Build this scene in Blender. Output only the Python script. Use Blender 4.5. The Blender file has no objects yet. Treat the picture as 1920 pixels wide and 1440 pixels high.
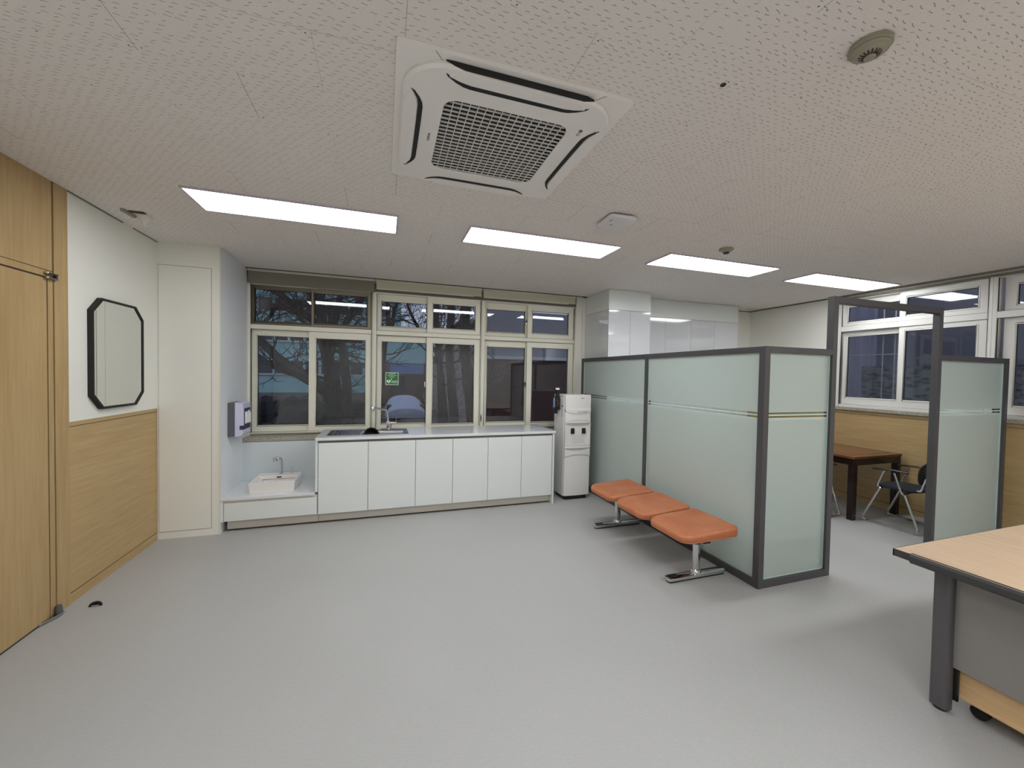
import bpy, bmesh, math, random
from mathutils import Vector, Matrix, Euler
random.seed(7)
SC = bpy.context.scene
C = SC.collection
PI = math.pi

# ------------------------------------------------------------------ camera, world, exposure
F_PX, YAW, PITCH, ROLL, CAM_H = 736.71, 0.314412, -0.0239797, 0.0178486, 1.53
fw = Vector((math.sin(YAW)*math.cos(PITCH), math.cos(YAW)*math.cos(PITCH), math.sin(PITCH)))
rt = Vector((math.cos(YAW), -math.sin(YAW), 0)); up = rt.cross(fw)
rt2 = rt*math.cos(ROLL) + up*math.sin(ROLL); up2 = up*math.cos(ROLL) - rt*math.sin(ROLL)
cd = bpy.data.cameras.new('camera'); cam = bpy.data.objects.new('camera', cd); C.objects.link(cam)
cd.sensor_fit = 'HORIZONTAL'; cd.sensor_width = 36.0; cd.lens = F_PX/1920*36.0
cd.clip_start = 0.02; cd.clip_end = 300
M = Matrix((rt2, up2, -fw)).transposed().to_4x4(); M.translation = (0, 0, CAM_H)
cam.matrix_world = M
SC.camera = cam

world = bpy.data.worlds.new('World'); SC.world = world; world.use_nodes = True
wb = world.node_tree.nodes['Background']
wb.inputs[0].default_value = (0.46, 0.52, 0.65, 1); wb.inputs[1].default_value = 0.92

SC.view_settings.view_transform = 'Standard'; SC.view_settings.look = 'None'
SC.view_settings.gamma = 1.0; SC.view_settings.use_curve_mapping = False
SC.view_settings.exposure = 0.14
LAMP = 13.6
try:
    SC.cycles.max_bounces = 14; SC.cycles.diffuse_bounces = 6; SC.cycles.glossy_bounces = 5
    SC.cycles.transmission_bounces = 8; SC.cycles.transparent_max_bounces = 16
    SC.cycles.caustics_reflective = False; SC.cycles.caustics_refractive = False
    SC.cycles.use_denoising = True
except Exception:
    pass

# ------------------------------------------------------------------ mesh builder
class MB:
    def __init__(s): s.v = []; s.f = []
    def quadbox(s, c8):
        n = len(s.v); s.v += [tuple(p) for p in c8]
        for q in ((0,3,2,1),(4,5,6,7),(0,1,5,4),(1,2,6,5),(2,3,7,6),(3,0,4,7)): s.f.append(tuple(n+i for i in q))
        return s
    def box(s, x0, x1, y0, y1, z0, z1):
        x0,x1 = sorted((x0,x1)); y0,y1 = sorted((y0,y1)); z0,z1 = sorted((z0,z1))
        return s.quadbox([(x0,y0,z0),(x1,y0,z0),(x1,y1,z0),(x0,y1,z0),(x0,y0,z1),(x1,y0,z1),(x1,y1,z1),(x0,y1,z1)])
    def loops(s, loops, cap0=True, cap1=True, closed=True):
        n = len(s.v); m = len(loops[0])
        for lp in loops: s.v += [tuple(p) for p in lp]
        for i in range(len(loops)-1):
            for j in range(m if closed else m-1):
                k = (j+1) % m
                s.f.append((n+i*m+j, n+i*m+k, n+(i+1)*m+k, n+(i+1)*m+j))
        if cap0: s.f.append(tuple(n+j for j in reversed(range(m))))
        if cap1: s.f.append(tuple(n+(len(loops)-1)*m+j for j in range(m)))
        return s
    def prism(s, poly, h0, h1, ax=2):
        def P(a, b, h): return (a,b,h) if ax == 2 else ((h,a,b) if ax == 0 else (a,h,b))
        return s.loops([[P(a,b,h0) for a,b in poly],[P(a,b,h1) for a,b in poly]])
    def lathe(s, cx, cy, prof, n=24, axis='z', cap=True):
        L = []
        for r,h in prof:
            r = max(r, 1e-4); lp = []
            for i in range(n):
                a = 2*PI*i/n; p, q = r*math.cos(a), r*math.sin(a)
                lp.append((cx+p, cy+q, h))
            L.append(lp)
        return s.loops(L, cap, cap)
    def tube(s, pts, r, n=10, closed=False, cap=True):
        pts = [Vector(p) for p in pts]; rs = r if isinstance(r, (list,tuple)) else [r]*len(pts)
        L = []; prev = None
        for i,p in enumerate(pts):
            if closed: t = pts[(i+1)%len(pts)]-pts[i-1]
            elif i == 0: t = pts[1]-p
            elif i == len(pts)-1: t = p-pts[i-1]
            else: t = (pts[i+1]-p).normalized()+(p-pts[i-1]).normalized()
            t.normalize()
            if prev is None:
                a = Vector((0,0,1)) if abs(t.z) < .9 else Vector((1,0,0)); u = t.cross(a).normalized()
            else:
                u = prev - t*prev.dot(t)
                u = u.normalized() if u.length > 1e-6 else t.orthogonal().normalized()
            prev = u; w = t.cross(u)
            L.append([p+(u*math.cos(2*PI*j/n)+w*math.sin(2*PI*j/n))*rs[i] for j in range(n)])
        if closed: L.append(L[0]); return s.loops(L, False, False)
        return s.loops(L, cap, cap)
    def ring(s, outer, inner, z0, z1):
        n = len(outer)
        a = [(x,y,z1) for x,y in outer]; b = [(x,y,z0) for x,y in outer]
        c = [(x,y,z0) for x,y in inner]; d = [(x,y,z1) for x,y in inner]
        return s.loops([a,b,c,d,a], False, False)

MATS = {}
def obj(name, mb, mat, parent=None, smooth=False, bevel=0, sub=0, loc=None):
    """mesh in world coordinates -> one object under its root (offset removed)"""
    root = parent
    while root is not None and root.parent is not None: root = root.parent
    off = Vector(root.location) if root is not None else (Vector(loc) if loc else Vector((0,0,0)))
    me = bpy.data.meshes.new(name)
    me.from_pydata([tuple(Vector(p)-off) for p in mb.v], [], mb.f); me.update()
    bm = bmesh.new(); bm.from_mesh(me)
    bmesh.ops.remove_doubles(bm, verts=bm.verts, dist=1e-5)
    bmesh.ops.recalc_face_normals(bm, faces=bm.faces)
    bm.to_mesh(me); bm.free()
    me.materials.append(mat if not isinstance(mat, str) else MATS[mat])
    if smooth:
        for p in me.polygons: p.use_smooth = True
    o = bpy.data.objects.new(name, me); C.objects.link(o)
    if parent is not None: o.parent = parent
    elif loc: o.location = loc
    if bevel:
        b = o.modifiers.new('bevel', 'BEVEL'); b.width = bevel; b.segments = 2; b.limit_method = 'ANGLE'; b.angle_limit = math.radians(35)
        if not smooth:
            for p in me.polygons: p.use_smooth = True
            w = o.modifiers.new('wn', 'WEIGHTED_NORMAL'); w.keep_sharp = True
    if smooth and not bevel:
        try:
            bm = bmesh.new(); bm.from_mesh(me)
            for e in bm.edges:
                if len(e.link_faces) == 2 and e.calc_face_angle(0) > math.radians(40): e.smooth = False
            bm.to_mesh(me); bm.free()
        except Exception: pass
    if sub:
        m = o.modifiers.new('sub', 'SUBSURF'); m.levels = sub; m.render_levels = sub
    return o
def tag(o, label, cat, group=None):
    o['label'] = label; o['category'] = cat
    if group: o['group'] = group
    return o
def thing(name, label, cat, loc, group=None):
    o = bpy.data.objects.new(name, None); C.objects.link(o); o.location = loc; o.empty_display_size = .1
    return tag(o, label, cat, group)
def struct(name, mb=None, mat=None, loc=(0,0,0), **k):
    if mb is None:
        o = bpy.data.objects.new(name, None); C.objects.link(o); o.location = loc
    else: o = obj(name, mb, mat, loc=loc if any(loc) else None, **k)
    o['kind'] = 'structure'; return o
def text(name, s, size, mat, parent, origin, ux, uy, ext=.0004, cx='CENTER', cy='CENTER', sx=1.0):
    cu = bpy.data.curves.new(name+'_c', 'FONT'); cu.body = s; cu.size = size; cu.extrude = ext
    cu.align_x = cx; cu.align_y = cy
    t = bpy.data.objects.new(name+'_t', cu); C.objects.link(t)
    dg = bpy.context.evaluated_depsgraph_get(); dg.update()
    me = bpy.data.meshes.new_from_object(t.evaluated_get(dg)); bpy.data.objects.remove(t)
    root = parent
    while root is not None and root.parent is not None: root = root.parent
    ux = Vector(ux).normalized(); uy = Vector(uy).normalized(); uz = ux.cross(uy)
    o0 = Vector(origin) - Vector(root.location)
    for v in me.vertices:
        c = v.co.copy(); v.co = o0 + ux*c.x*sx + uy*c.y + uz*c.z
    me.materials.clear(); me.materials.append(MATS[mat]); me.name = name
    o = bpy.data.objects.new(name, me); C.objects.link(o); o.parent = parent
    return o
def rrect(cx, cy, hx, hy, r, n=6):
    pts = []
    for sx, sy, a0 in ((1,1,0),(-1,1,PI/2),(-1,-1,PI),(1,-1,1.5*PI)):
        for i in range(n+1):
            a = a0 + PI/2*i/n
            pts.append((cx+sx*(hx-r)+r*math.cos(a), cy+sy*(hy-r)+r*math.sin(a)))
    return pts
def arc(c, r, a0, a1, n, plane='xz', k=0):
    out = []
    for i in range(n+1):
        a = math.radians(a0+(a1-a0)*i/n); p, q = r*math.cos(a), r*math.sin(a)
        out.append({'xz':(c[0]+p,c[1],c[2]+q),'yz':(c[0],c[1]+p,c[2]+q),'xy':(c[0]+p,c[1]+q,c[2])}[plane])
    return out

# ------------------------------------------------------------------ materials
class N:
    def __init__(s, name):
        s.m = bpy.data.materials.new(name); s.m.use_nodes = True; s.t = s.m.node_tree; s.t.nodes.clear()
        s.out = s.t.nodes.new('ShaderNodeOutputMaterial'); MATS[name] = s.m
    def n(s, typ, **k):
        x = s.t.nodes.new(typ)
        for a, b in k.items(): setattr(x, a, b)
        return x
    def l(s, a, b): s.t.links.new(a, b)
    def put(s, sock, v):
        if hasattr(v, 'is_linked') or isinstance(v, bpy.types.NodeSocket): s.l(v, sock)
        else: sock.default_value = v
    def math(s, op, a, b=None, c=None, clamp=False):
        x = s.n('ShaderNodeMath', operation=op); x.use_clamp = clamp
        s.put(x.inputs[0], a)
        if b is not None: s.put(x.inputs[1], b)
        if c is not None: s.put(x.inputs[2], c)
        return x.outputs[0]
    def mix(s, f, a, b, blend='MIX'):
        x = s.n('ShaderNodeMix', data_type='RGBA', blend_type=blend)
        s.put(x.inputs[0], f); s.put(x.inputs[6], a if not isinstance(a, tuple) else (*a, 1)[:4]); s.put(x.inputs[7], b if not isinstance(b, tuple) else (*b, 1)[:4])
        return x.outputs[2]
    def coord(s, kind='Object', scale=(1,1,1)):
        tc = s.n('ShaderNodeTexCoord'); mp = s.n('ShaderNodeMapping'); mp.inputs['Scale'].default_value = scale
        s.l(tc.outputs[kind], mp.inputs[0]); return mp.outputs[0]
    def noise(s, vec, scale, detail=3, rough=.5, w=None):
        x = s.n('ShaderNodeTexNoise'); x.inputs['Scale'].default_value = scale; x.inputs['Detail'].default_value = detail
        x.inputs['Roughness'].default_value = rough; s.l(vec, x.inputs['Vector']); return x.outputs[0]
    def ramp(s, f, stops):
        x = s.n('ShaderNodeValToRGB'); s.l(f, x.inputs[0]); cr = x.color_ramp
        while len(cr.elements) < len(stops): cr.elements.new(.5)
        for e, (p, c) in zip(cr.elements, stops): e.position = p; e.color = (*c, 1) if len(c) == 3 else c
        return x.outputs[0]
    def bsdf(s, col, rough=.5, metal=0, spec=.5, bump=None, bstr=.1, bdist=.002, coat=0):
        b = s.n('ShaderNodeBsdfPrincipled')
        s.put(b.inputs['Base Color'], (*col, 1) if isinstance(col, tuple) else col)
        s.put(b.inputs['Roughness'], rough); b.inputs['Metallic'].default_value = metal
        b.inputs['Specular IOR Level'].default_value = spec; b.inputs['Coat Weight'].default_value = coat
        b.inputs['Coat Roughness'].default_value = .05
        if bump is not None:
            u = s.n('ShaderNodeBump'); u.inputs['Strength'].default_value = bstr; u.inputs['Distance'].default_value = bdist
            s.l(bump, u.inputs['Height']); s.l(u.outputs[0], b.inputs['Normal'])
        return b.outputs[0]
    def done(s, sh): s.l(sh, s.out.inputs[0]); return s.m
def L(r, g, b):
    return tuple(((c/255/12.92) if c/255 <= .04045 else ((c/255+.055)/1.055)**2.4) for c in (r,g,b))
def plain(name, col, rough=.5, metal=0, spec=.5, var=.04, nscale=8, coat=0, bump=0):
    m = N(name); v = m.coord(); nz = m.noise(v, nscale)
    c = m.mix(nz, tuple(x*(1-var) for x in col), tuple(min(1, x*(1+var)) for x in col))
    b = m.noise(v, 220, 2) if bump else None
    return m.done(m.bsdf(c, rough, metal, spec, bump=b, bstr=bump, coat=coat))

plain('paint', L(230,229,221), .55, var=.012, nscale=1.5, bump=.03)
plain('paint_cool', L(226,228,230), .6, var=.012)
plain('laminate', L(220,224,223), .22, var=.008, nscale=2)
plain('laminate_gloss', L(208,210,214), .06, var=.01, nscale=2, coat=.4)
plain('plinth', L(205,199,190), .4)
plain('gap_dark', L(50,40,30), .7)
plain('gap_grey', L(120,116,110), .6)
plain('pvc', L(222,220,205), .35, var=.015)
plain('pvc_white', L(214,212,208), .33, var=.015)
plain('bronze', L(118,110,92), .35, metal=.35)
plain('gasket', L(35,34,32), .7)
plain('charcoal', L(74,72,75), .42, var=.03)
plain('black_plastic', L(20,20,22), .35)
plain('black_matte', L(12,12,12), .6)
plain('edge_dark', L(56,55,57), .45)
plain('column_side', L(226,230,235), .4, var=.01)
plain('rubber', L(16,15,15), .8)
plain('worktop', L(218,221,224), .12, var=.02, nscale=40)
plain('ceramic', L(232,229,226), .08, var=.005, coat=.5)
plain('blind_dark', L(122,118,106), .8, var=.04, nscale=60)
plain('blind_light', L(192,187,168), .8, var=.03, nscale=60)
plain('blind_rail', L(205,202,188), .4)
plain('white_plastic', L(222,220,222), .3, var=.01)
plain('device_white', L(226,224,222), .28, var=.01)
plain('device_grey', L(196,196,205), .35, var=.01)
plain('housing_grey', L(86,86,92), .4)
plain('cover_white', L(198,198,222), .3)
plain('towel', L(228,230,226), .9, bump=.2)
plain('navy', L(38,42,82), .5)
plain('ac_white', L(236,232,229), .38, var=.01)
plain('ac_slot', L(16,15,16), .6)
plain('ac_text', L(95,92,92), .5)
plain('detector', L(150,145,128), .5, var=.03)
plain('detector_dark', L(58,50,44), .6)
plain('sticker_green', L(20,112,48), .4)
plain('sticker_white', L(225,240,228), .5)
plain('chair_cloth', L(30,34,44), .9, var=.12, nscale=120, bump=.3)
plain('chair_shell', L(18,18,21), .45)
plain('dark_wood', L(58,30,20), .3, var=.2, nscale=14)
plain('desk_metal', L(84,82,84), .4)
plain('desk_panel', L(134,129,126), .6, var=.03, nscale=30)
plain('stain', L(120,108,92), .8)
plain('blue_plastic', L(112,124,160), .3)
plain('amber_plastic', L(70,44,34), .25)
m = N('chrome'); m.done(m.bsdf(L(215,215,218), .08, 1))
m = N('steel'); v = m.coord(scale=(4,60,60)); nz = m.noise(v, 6)
m.done(m.bsdf(m.mix(nz, L(150,150,160), L(205,205,212)), .22, 1))
m = N('chrome_worn'); v = m.coord(); nz = m.noise(v, 30)
m.done(m.bsdf(m.mix(nz, L(150,148,145), L(205,203,200)), .2, 1))

def wood(name, c0, c1, c2, axis, rough=.42, spec=.4):
    m = N(name); sc = {'z':(26,26,1.3),'y':(26,1.6,26),'x':(1.6,26,26)}[axis]
    v = m.coord(scale=sc); a = m.noise(v, 1.6, 6, .62)
    v2 = m.coord(scale=tuple(q*5 for q in sc)); b = m.noise(v2, 2.2, 3, .6)
    big = m.noise(m.coord(scale={'z':(3,3,.5),'y':(3,.6,3),'x':(.6,3,3)}[axis]), 1.4, 2)
    f = m.math('ADD', m.math('MULTIPLY', a, .65), m.math('MULTIPLY', big, .35))
    col = m.ramp(f, [(.3,c0),(.5,c1),(.68,c2)])
    col = m.mix(m.math('MULTIPLY', m.math('GREATER_THAN', b, .6), .10), col, tuple(x*.6 for x in c0))
    m.done(m.bsdf(col, rough, 0, spec, bump=b, bstr=.08, bdist=.0006))
wood('oak_v', L(164,136,92), L(176,148,104), L(186,160,116), 'z')
wood('oak_h', L(168,140,96), L(181,153,108), L(191,165,121), 'y')
wood('desk_wood', L(194,166,136), L(205,178,149), L(214,189,162), 'y', .35)
wood('pedestal_wood', L(196,160,116), L(206,172,128), L(214,182,140), 'y', .4)
wood('table_wood', L(92,58,38), L(108,70,46), L(122,82,56), 'y', .22)
wood('table_dark', L(24,14,11), L(32,18,14), L(42,24,18), 'y', .25)

# orange leatherette
m = N('orange_vinyl'); v = m.coord(); nz = m.noise(v, 5, 4, .6); fine = m.noise(v, 260, 2)
col = m.ramp(nz, [(.3, L(172,98,62)), (.5, L(184,112,74)), (.72, L(190,126,86))])
m.done(m.bsdf(col, .38, 0, .5, bump=fine, bstr=.12, bdist=.001))

# floor vinyl
m = N('floor_vinyl'); v = m.coord()
g1 = m.noise(v, 260, 2, .6); g2 = m.noise(m.coord(scale=(1,6,1)), 30, 3); g3 = m.noise(v, .7, 2)
f = m.math('ADD', m.math('MULTIPLY', g1, .5), m.math('ADD', m.math('MULTIPLY', g2, .25), m.math('MULTIPLY', g3, .25)))
col = m.ramp(f, [(.34, L(160,160,159)), (.5, L(171,171,170)), (.66, L(180,180,179))])
scuff = m.math('GREATER_THAN', m.noise(m.coord(scale=(3,11,1)), 5, 5, .7), .74)
col = m.mix(m.math('MULTIPLY', scuff, .10), col, L(140,140,140))
m.done(m.bsdf(col, m.math('ADD', .42, m.math('MULTIPLY', g2, .12)), 0, .38, bump=g1, bstr=.10, bdist=.0015))

# ceiling tiles: pitch .59 x .2885, half bond, pierced with short worm marks and dots
m = N('ceiling_tile'); geo = m.n('ShaderNodeNewGeometry'); sp = m.n('ShaderNodeSeparateXYZ'); m.l(geo.outputs['Position'], sp.inputs[0])
X, Y = sp.outputs[0], sp.outputs[1]
def cell(px, py, ox, oy, seed):
    yy = m.math('DIVIDE', m.math('ADD', Y, oy), py); j = m.math('FLOOR', yy)
    xx = m.math('ADD', m.math('DIVIDE', m.math('ADD', X, ox), px), m.math('MULTIPLY', m.math('FRACT', m.math('MULTIPLY', j, .37)), 1.0)); i = m.math('FLOOR', xx)
    cb = m.n('ShaderNodeCombineXYZ'); m.l(i, cb.inputs[0]); m.l(j, cb.inputs[1]); cb.inputs[2].default_value = seed
    wn = m.n('ShaderNodeTexWhiteNoise', noise_dimensions='3D'); m.l(cb.outputs[0], wn.inputs['Vector'])
    sc_ = m.n('ShaderNodeSeparateColor'); m.l(wn.outputs['Color'], sc_.inputs[0])
    u = m.math('MULTIPLY', m.math('SUBTRACT', m.math('SUBTRACT', xx, i), .5), px)
    w = m.math('MULTIPLY', m.math('SUBTRACT', m.math('SUBTRACT', yy, j), .5), py)
    return u, w, sc_.outputs[0], sc_.outputs[1], sc_.outputs[2]
u, w, r1, r2, r3 = cell(.041, .0205, 0, 0, 1.0)
u = m.math('SUBTRACT', u, m.math('MULTIPLY', m.math('SUBTRACT', r1, .5), .014))
w = m.math('SUBTRACT', w, m.math('MULTIPLY', m.math('SUBTRACT', r2, .5), .010))
w = m.math('SUBTRACT', w, m.math('MULTIPLY', u, m.math('MULTIPLY', m.math('SUBTRACT', r3, .5), .55)))
w = m.math('SUBTRACT', w, m.math('MULTIPLY', m.math('SINE', m.math('ADD', m.math('MULTIPLY', u, 300), m.math('MULTIPLY', r1, 6.28))), .0008))
half = m.math('ADD', .0055, m.math('MULTIPLY', r3, .006))
dash = m.math('MULTIPLY', m.math('LESS_THAN', m.math('ABSOLUTE', u), half), m.math('LESS_THAN', m.math('ABSOLUTE', w), .00125))
dash = m.math('MULTIPLY', dash, m.math('GREATER_THAN', r1, .12))
u2, w2, q1, q2, q3 = cell(.023, .0175, .3, .2, 5.0)
u2 = m.math('SUBTRACT', u2, m.math('MULTIPLY', m.math('SUBTRACT', q1, .5), .014)); w2 = m.math('SUBTRACT', w2, m.math('MULTIPLY', m.math('SUBTRACT', q2, .5), .012))
dd = m.math('ADD', m.math('MULTIPLY', u2, u2), m.math('MULTIPLY', w2, w2))
dot = m.math('MULTIPLY', m.math('LESS_THAN', dd, .0011**2), m.math('GREATER_THAN', q3, .35))
RH = .2885
jj = m.math('DIVIDE', m.math('SUBTRACT', Y, 1.165), RH); j = m.math('FLOOR', jj); jf = m.math('SUBTRACT', jj, j)
par = m.math('ABSOLUTE', m.math('MODULO', j, 2.0))
xs = m.math('DIVIDE', m.math('ADD', m.math('SUBTRACT', X, .055), m.math('MULTIPLY', par, .295)), .59)
xn = m.math('ROUND', xs); dx = m.math('MULTIPLY', m.math('SUBTRACT', xs, xn), .59)
ay = m.math('MULTIPLY', m.math('SUBTRACT', .5, m.math('ABSOLUTE', m.math('SUBTRACT', jf, .5))), RH)
adx = m.math('ABSOLUTE', dx)
cb = m.n('ShaderNodeCombineXYZ'); m.l(xn, cb.inputs[0]); m.l(j, cb.inputs[1]); wn = m.n('ShaderNodeTexWhiteNoise', noise_dimensions='3D'); m.l(cb.outputs[0], wn.inputs['Vector'])
rnd = wn.outputs['Value']
sv = m.math('MULTIPLY', m.math('LESS_THAN', adx, .0011), m.math('MULTIPLY', rnd, .75))
nzl = m.noise(geo.outputs['Position'], 1.1, 2)
sh = m.math('MULTIPLY', m.math('LESS_THAN', ay, .0008), m.math('MULTIPLY', m.math('SUBTRACT', nzl, .42, clamp=True), 2.2, clamp=True))
sx_ = m.math('SUBTRACT', adx, .018); sy_ = m.math('SUBTRACT', ay, .016)
screw = m.math('LESS_THAN', m.math('ADD', m.math('MULTIPLY', sx_, sx_), m.math('MULTIPLY', sy_, sy_)), .0030**2)
screw = m.math('MULTIPLY', screw, m.math('GREATER_THAN', m.math('FRACT', m.math('MULTIPLY', m.math('ADD', rnd, m.math('MULTIPLY', m.math('SIGN', dx), .31)), 7.3)), .25))
base = m.mix(m.noise(geo.outputs['Position'], .5, 2), L(234,228,223), L(228,221,219))
tile = m.mix(m.math('MULTIPLY', m.math('SUBTRACT', rnd, .5), .12), base, L(214,204,200))
c1 = m.mix(m.math('MULTIPLY', dash, .62), tile, L(96,90,84))
c1 = m.mix(m.math('MULTIPLY', dot, .5), c1, L(110,104,98))
c1 = m.mix(m.math('MAXIMUM', sv, sh), c1, L(84,76,68))
c1 = m.mix(m.math('MULTIPLY', screw, .85), c1, L(52,46,40))
hgt = m.math('SUBTRACT', 1.0, m.math('MAXIMUM', dash, m.math('MAXIMUM', dot, m.math('MAXIMUM', screw, sv))))
m.done(m.bsdf(c1, .85, 0, .2, bump=hgt, bstr=.25, bdist=.0015))

# granite
m = N('granite'); v = m.coord(); a = m.n('ShaderNodeTexVoronoi'); a.inputs['Scale'].default_value = 150; m.l(v, a.inputs['Vector'])
nz = m.noise(v, 90, 4, .7)
col = m.ramp(nz, [(.34, L(90,86,78)), (.45, L(150,145,132)), (.58, L(178,173,160)), (.7, L(196,190,178))])
col = m.mix(m.math('MULTIPLY', m.math('GREATER_THAN', m.noise(v, 160, 2), .62), .6), col, L(70,66,62))
m.done(m.bsdf(col, .35, 0, .4))

# clear window glass: see-through with a fresnel reflection
def clear_glass(name, tint, refl=0.16, k=1.0):
    m = N(name)
    tr = m.n('ShaderNodeBsdfTransparent'); tr.inputs[0].default_value = (*tint, 1)
    gl = m.n('ShaderNodeBsdfGlossy'); gl.inputs['Roughness'].default_value = 0.0; gl.inputs[0].default_value = (.95,.96,1,1)
    fr = m.n('ShaderNodeFresnel'); fr.inputs[0].default_value = 1.5
    f = m.math('ADD', m.math('MULTIPLY', fr.outputs[0], k), refl, clamp=True)
    mx = m.n('ShaderNodeMixShader'); m.l(f, mx.inputs[0]); m.l(tr.outputs[0], mx.inputs[1]); m.l(gl.outputs[0], mx.inputs[2])
    m.done(mx.outputs[0])
clear_glass('window_glass', (.84,.86,.89), .0, 1.05)

# frosted film glass with two clear lines at z ~1.25 and 1.27
m = N('frosted_glass')
geo = m.n('ShaderNodeNewGeometry'); sp = m.n('ShaderNodeSeparateXYZ'); m.l(geo.outputs['Position'], sp.inputs[0]); Z = sp.outputs[2]
def band(c, h): return m.math('LESS_THAN', m.math('ABSOLUTE', m.math('SUBTRACT', Z, c)), h)
clr = m.math('MAXIMUM', band(1.278, .0075), band(1.252, .0075))
rf = m.n('ShaderNodeBsdfRefraction'); rf.inputs['IOR'].default_value = 1.02; rf.inputs['Roughness'].default_value = .62; rf.inputs[0].default_value = (.88,.97,.94,1)
tl = m.n('ShaderNodeBsdfTranslucent'); tl.inputs[0].default_value = (.84,.94,.90,1)
df = m.n('ShaderNodeBsdfDiffuse'); df.inputs[0].default_value = (.80,.90,.86,1)
m1 = m.n('ShaderNodeMixShader'); m1.inputs[0].default_value = .68; m.l(tl.outputs[0], m1.inputs[1]); m.l(df.outputs[0], m1.inputs[2])
m2 = m.n('ShaderNodeMixShader'); m2.inputs[0].default_value = .74; m.l(rf.outputs[0], m2.inputs[1]); m.l(m1.outputs[0], m2.inputs[2])
gl = m.n('ShaderNodeBsdfGlossy'); gl.inputs['Roughness'].default_value = .32
fr = m.n('ShaderNodeFresnel'); fr.inputs[0].default_value = 1.35
m3 = m.n('ShaderNodeMixShader'); m.l(fr.outputs[0], m3.inputs[0]); m.l(m2.outputs[0], m3.inputs[1]); m.l(gl.outputs[0], m3.inputs[2])
tr = m.n('ShaderNodeBsdfTransparent'); tr.inputs[0].default_value = (.86,.93,.9,1)
m4 = m.n('ShaderNodeMixShader'); m.l(clr, m4.inputs[0]); m.l(m3.outputs[0], m4.inputs[1]); m.l(tr.outputs[0], m4.inputs[2])
m.done(m4.outputs[0])
plain('glass_edge', L(190,215,208), .15)
plain('splash_glass', L(204,211,214), .06, var=.01, coat=.5)
m = N('mirror'); m.done(m.bsdf((.80,.82,.80), .015, 1))
m = N('lamp_glow'); e = m.n('ShaderNodeEmission'); e.inputs[0].default_value = (.965,.985,1.0,1); e.inputs[1].default_value = LAMP; m.done(e.outputs[0])
plain('lamp_frame', L(196,186,200), .5)

# outside materials
m = N('leaf_litter'); v = m.coord(); nz = m.noise(v, 5, 6, .75); n2 = m.noise(v, 22, 3, .7)
col = m.ramp(m.math('ADD', m.math('MULTIPLY', nz, .5), m.math('MULTIPLY', n2, .5)), [(.36, L(40,32,31)), (.5, L(72,60,57)), (.64, L(118,102,97))])
m.done(m.bsdf(col, .95, bump=n2, bstr=.6, bdist=.03))
m = N('woodland_floor'); v = m.coord(); nz = m.noise(v, 4, 6, .75); n2 = m.noise(v, 16, 3, .7)
col = m.ramp(m.math('ADD', m.math('MULTIPLY', nz, .5), m.math('MULTIPLY', n2, .5)), [(.36, L(84,70,68)), (.5, L(118,101,99)), (.64, L(160,144,142))])
m.done(m.bsdf(col, .95, bump=n2, bstr=.6, bdist=.03))
m = N('bark'); v = m.coord(scale=(9,9,2)); nz = m.noise(v, 3, 5, .7)
m.done(m.bsdf(m.ramp(nz, [(.35, L(24,20,20)), (.55, L(52,45,45)), (.72, L(78,70,68))]), .95, bump=nz, bstr=.7, bdist=.02))
plain('teal_panel', L(158,204,206), .6, var=.12, nscale=1.2)
plain('facade_white', L(200,205,210), .6, var=.06)
plain('facade_dark_glass', L(44,44,54), .25)
plain('grey_wall', L(150,148,156), .8, var=.1, nscale=3)
plain('brick_wall', L(92,62,60), .85, var=.2, nscale=6)
plain('tarp', L(176,182,205), .6, var=.15, nscale=5)
plain('car_body', L(90,84,90), .35)
plain('hedge', L(34,36,36), .95, var=.5, nscale=14, bump=.6)
plain('awning_blue', L(96,132,196), .6)
m = N('stone_wall'); v = m.coord(scale=(1,1,2.4)); vo = m.n('ShaderNodeTexVoronoi'); vo.inputs['Scale'].default_value = 9; m.l(v, vo.inputs['Vector'])
nz = m.noise(v, 30, 4, .7)
col = m.ramp(m.math('MULTIPLY', m.math('ADD', vo.outputs['Distance'], nz), .6), [(.28, L(64,62,66)), (.5, L(112,110,114)), (.7, L(150,148,152))])
m.done(m.bsdf(col, .9, bump=nz, bstr=.6, bdist=.02))
plain('corrugated', L(176,172,190), .5, var=.08, nscale=3)

# ------------------------------------------------------------------ room shell
H = 2.64
LX, RX = -1.91, 5.75
YB = -4.3
struct('floor', MB().box(LX-.2, RX+.15, YB, 5.06, -.12, 0), 'floor_vinyl')
struct('ceiling', MB().box(LX-.2, 2.705, YB, 4.955, H, H+.012).box(2.705, RX-.04, YB, 5.0, H, H+.012).box(LX-.3, RX+.3, YB, 5.3, H+.16, H+.26), 'ceiling_tile')
# left wall: painted above, door zone kept open for the boards
struct('wall_left', MB().box(LX-.2, LX, 3.245, 5.2, 1.176, H+.2).box(LX-.2, LX-.022, 3.0, 5.2, 0, 1.2).box(LX-.2, LX-.03, YB, 3.3, 0, H+.2), 'paint')
struct('wall_column', MB().box(LX, -1.44, 4.27, 5.2, 0, H+.16), 'paint')
struct('wall_back', MB().box(-1.44, 2.70, 4.885, 5.2, 0, .755).box(-1.44, 2.575, 5.07, 5.2, 2.492, H+.16)
       .box(2.575, 2.66, 5.035, 5.2, .755, H+.16).box(2.66, RX+.2, 4.995, 5.2, 0, H+.16), 'paint')
RW = 0.2
struct('wall_right', MB().box(RX+.02, RX+RW, .80, 3.655, 0, 1.15).box(RX, RX+RW, 3.655, 5.0, 1.145, H+.16).box(RX+.02, RX+RW, 3.655, 5.0, 0, 1.145)
       .box(RX, RX+RW, .80, 3.655, 2.60, H+.16).box(RX, RX+RW, YB, .80, 0, H+.16), 'paint')
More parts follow.
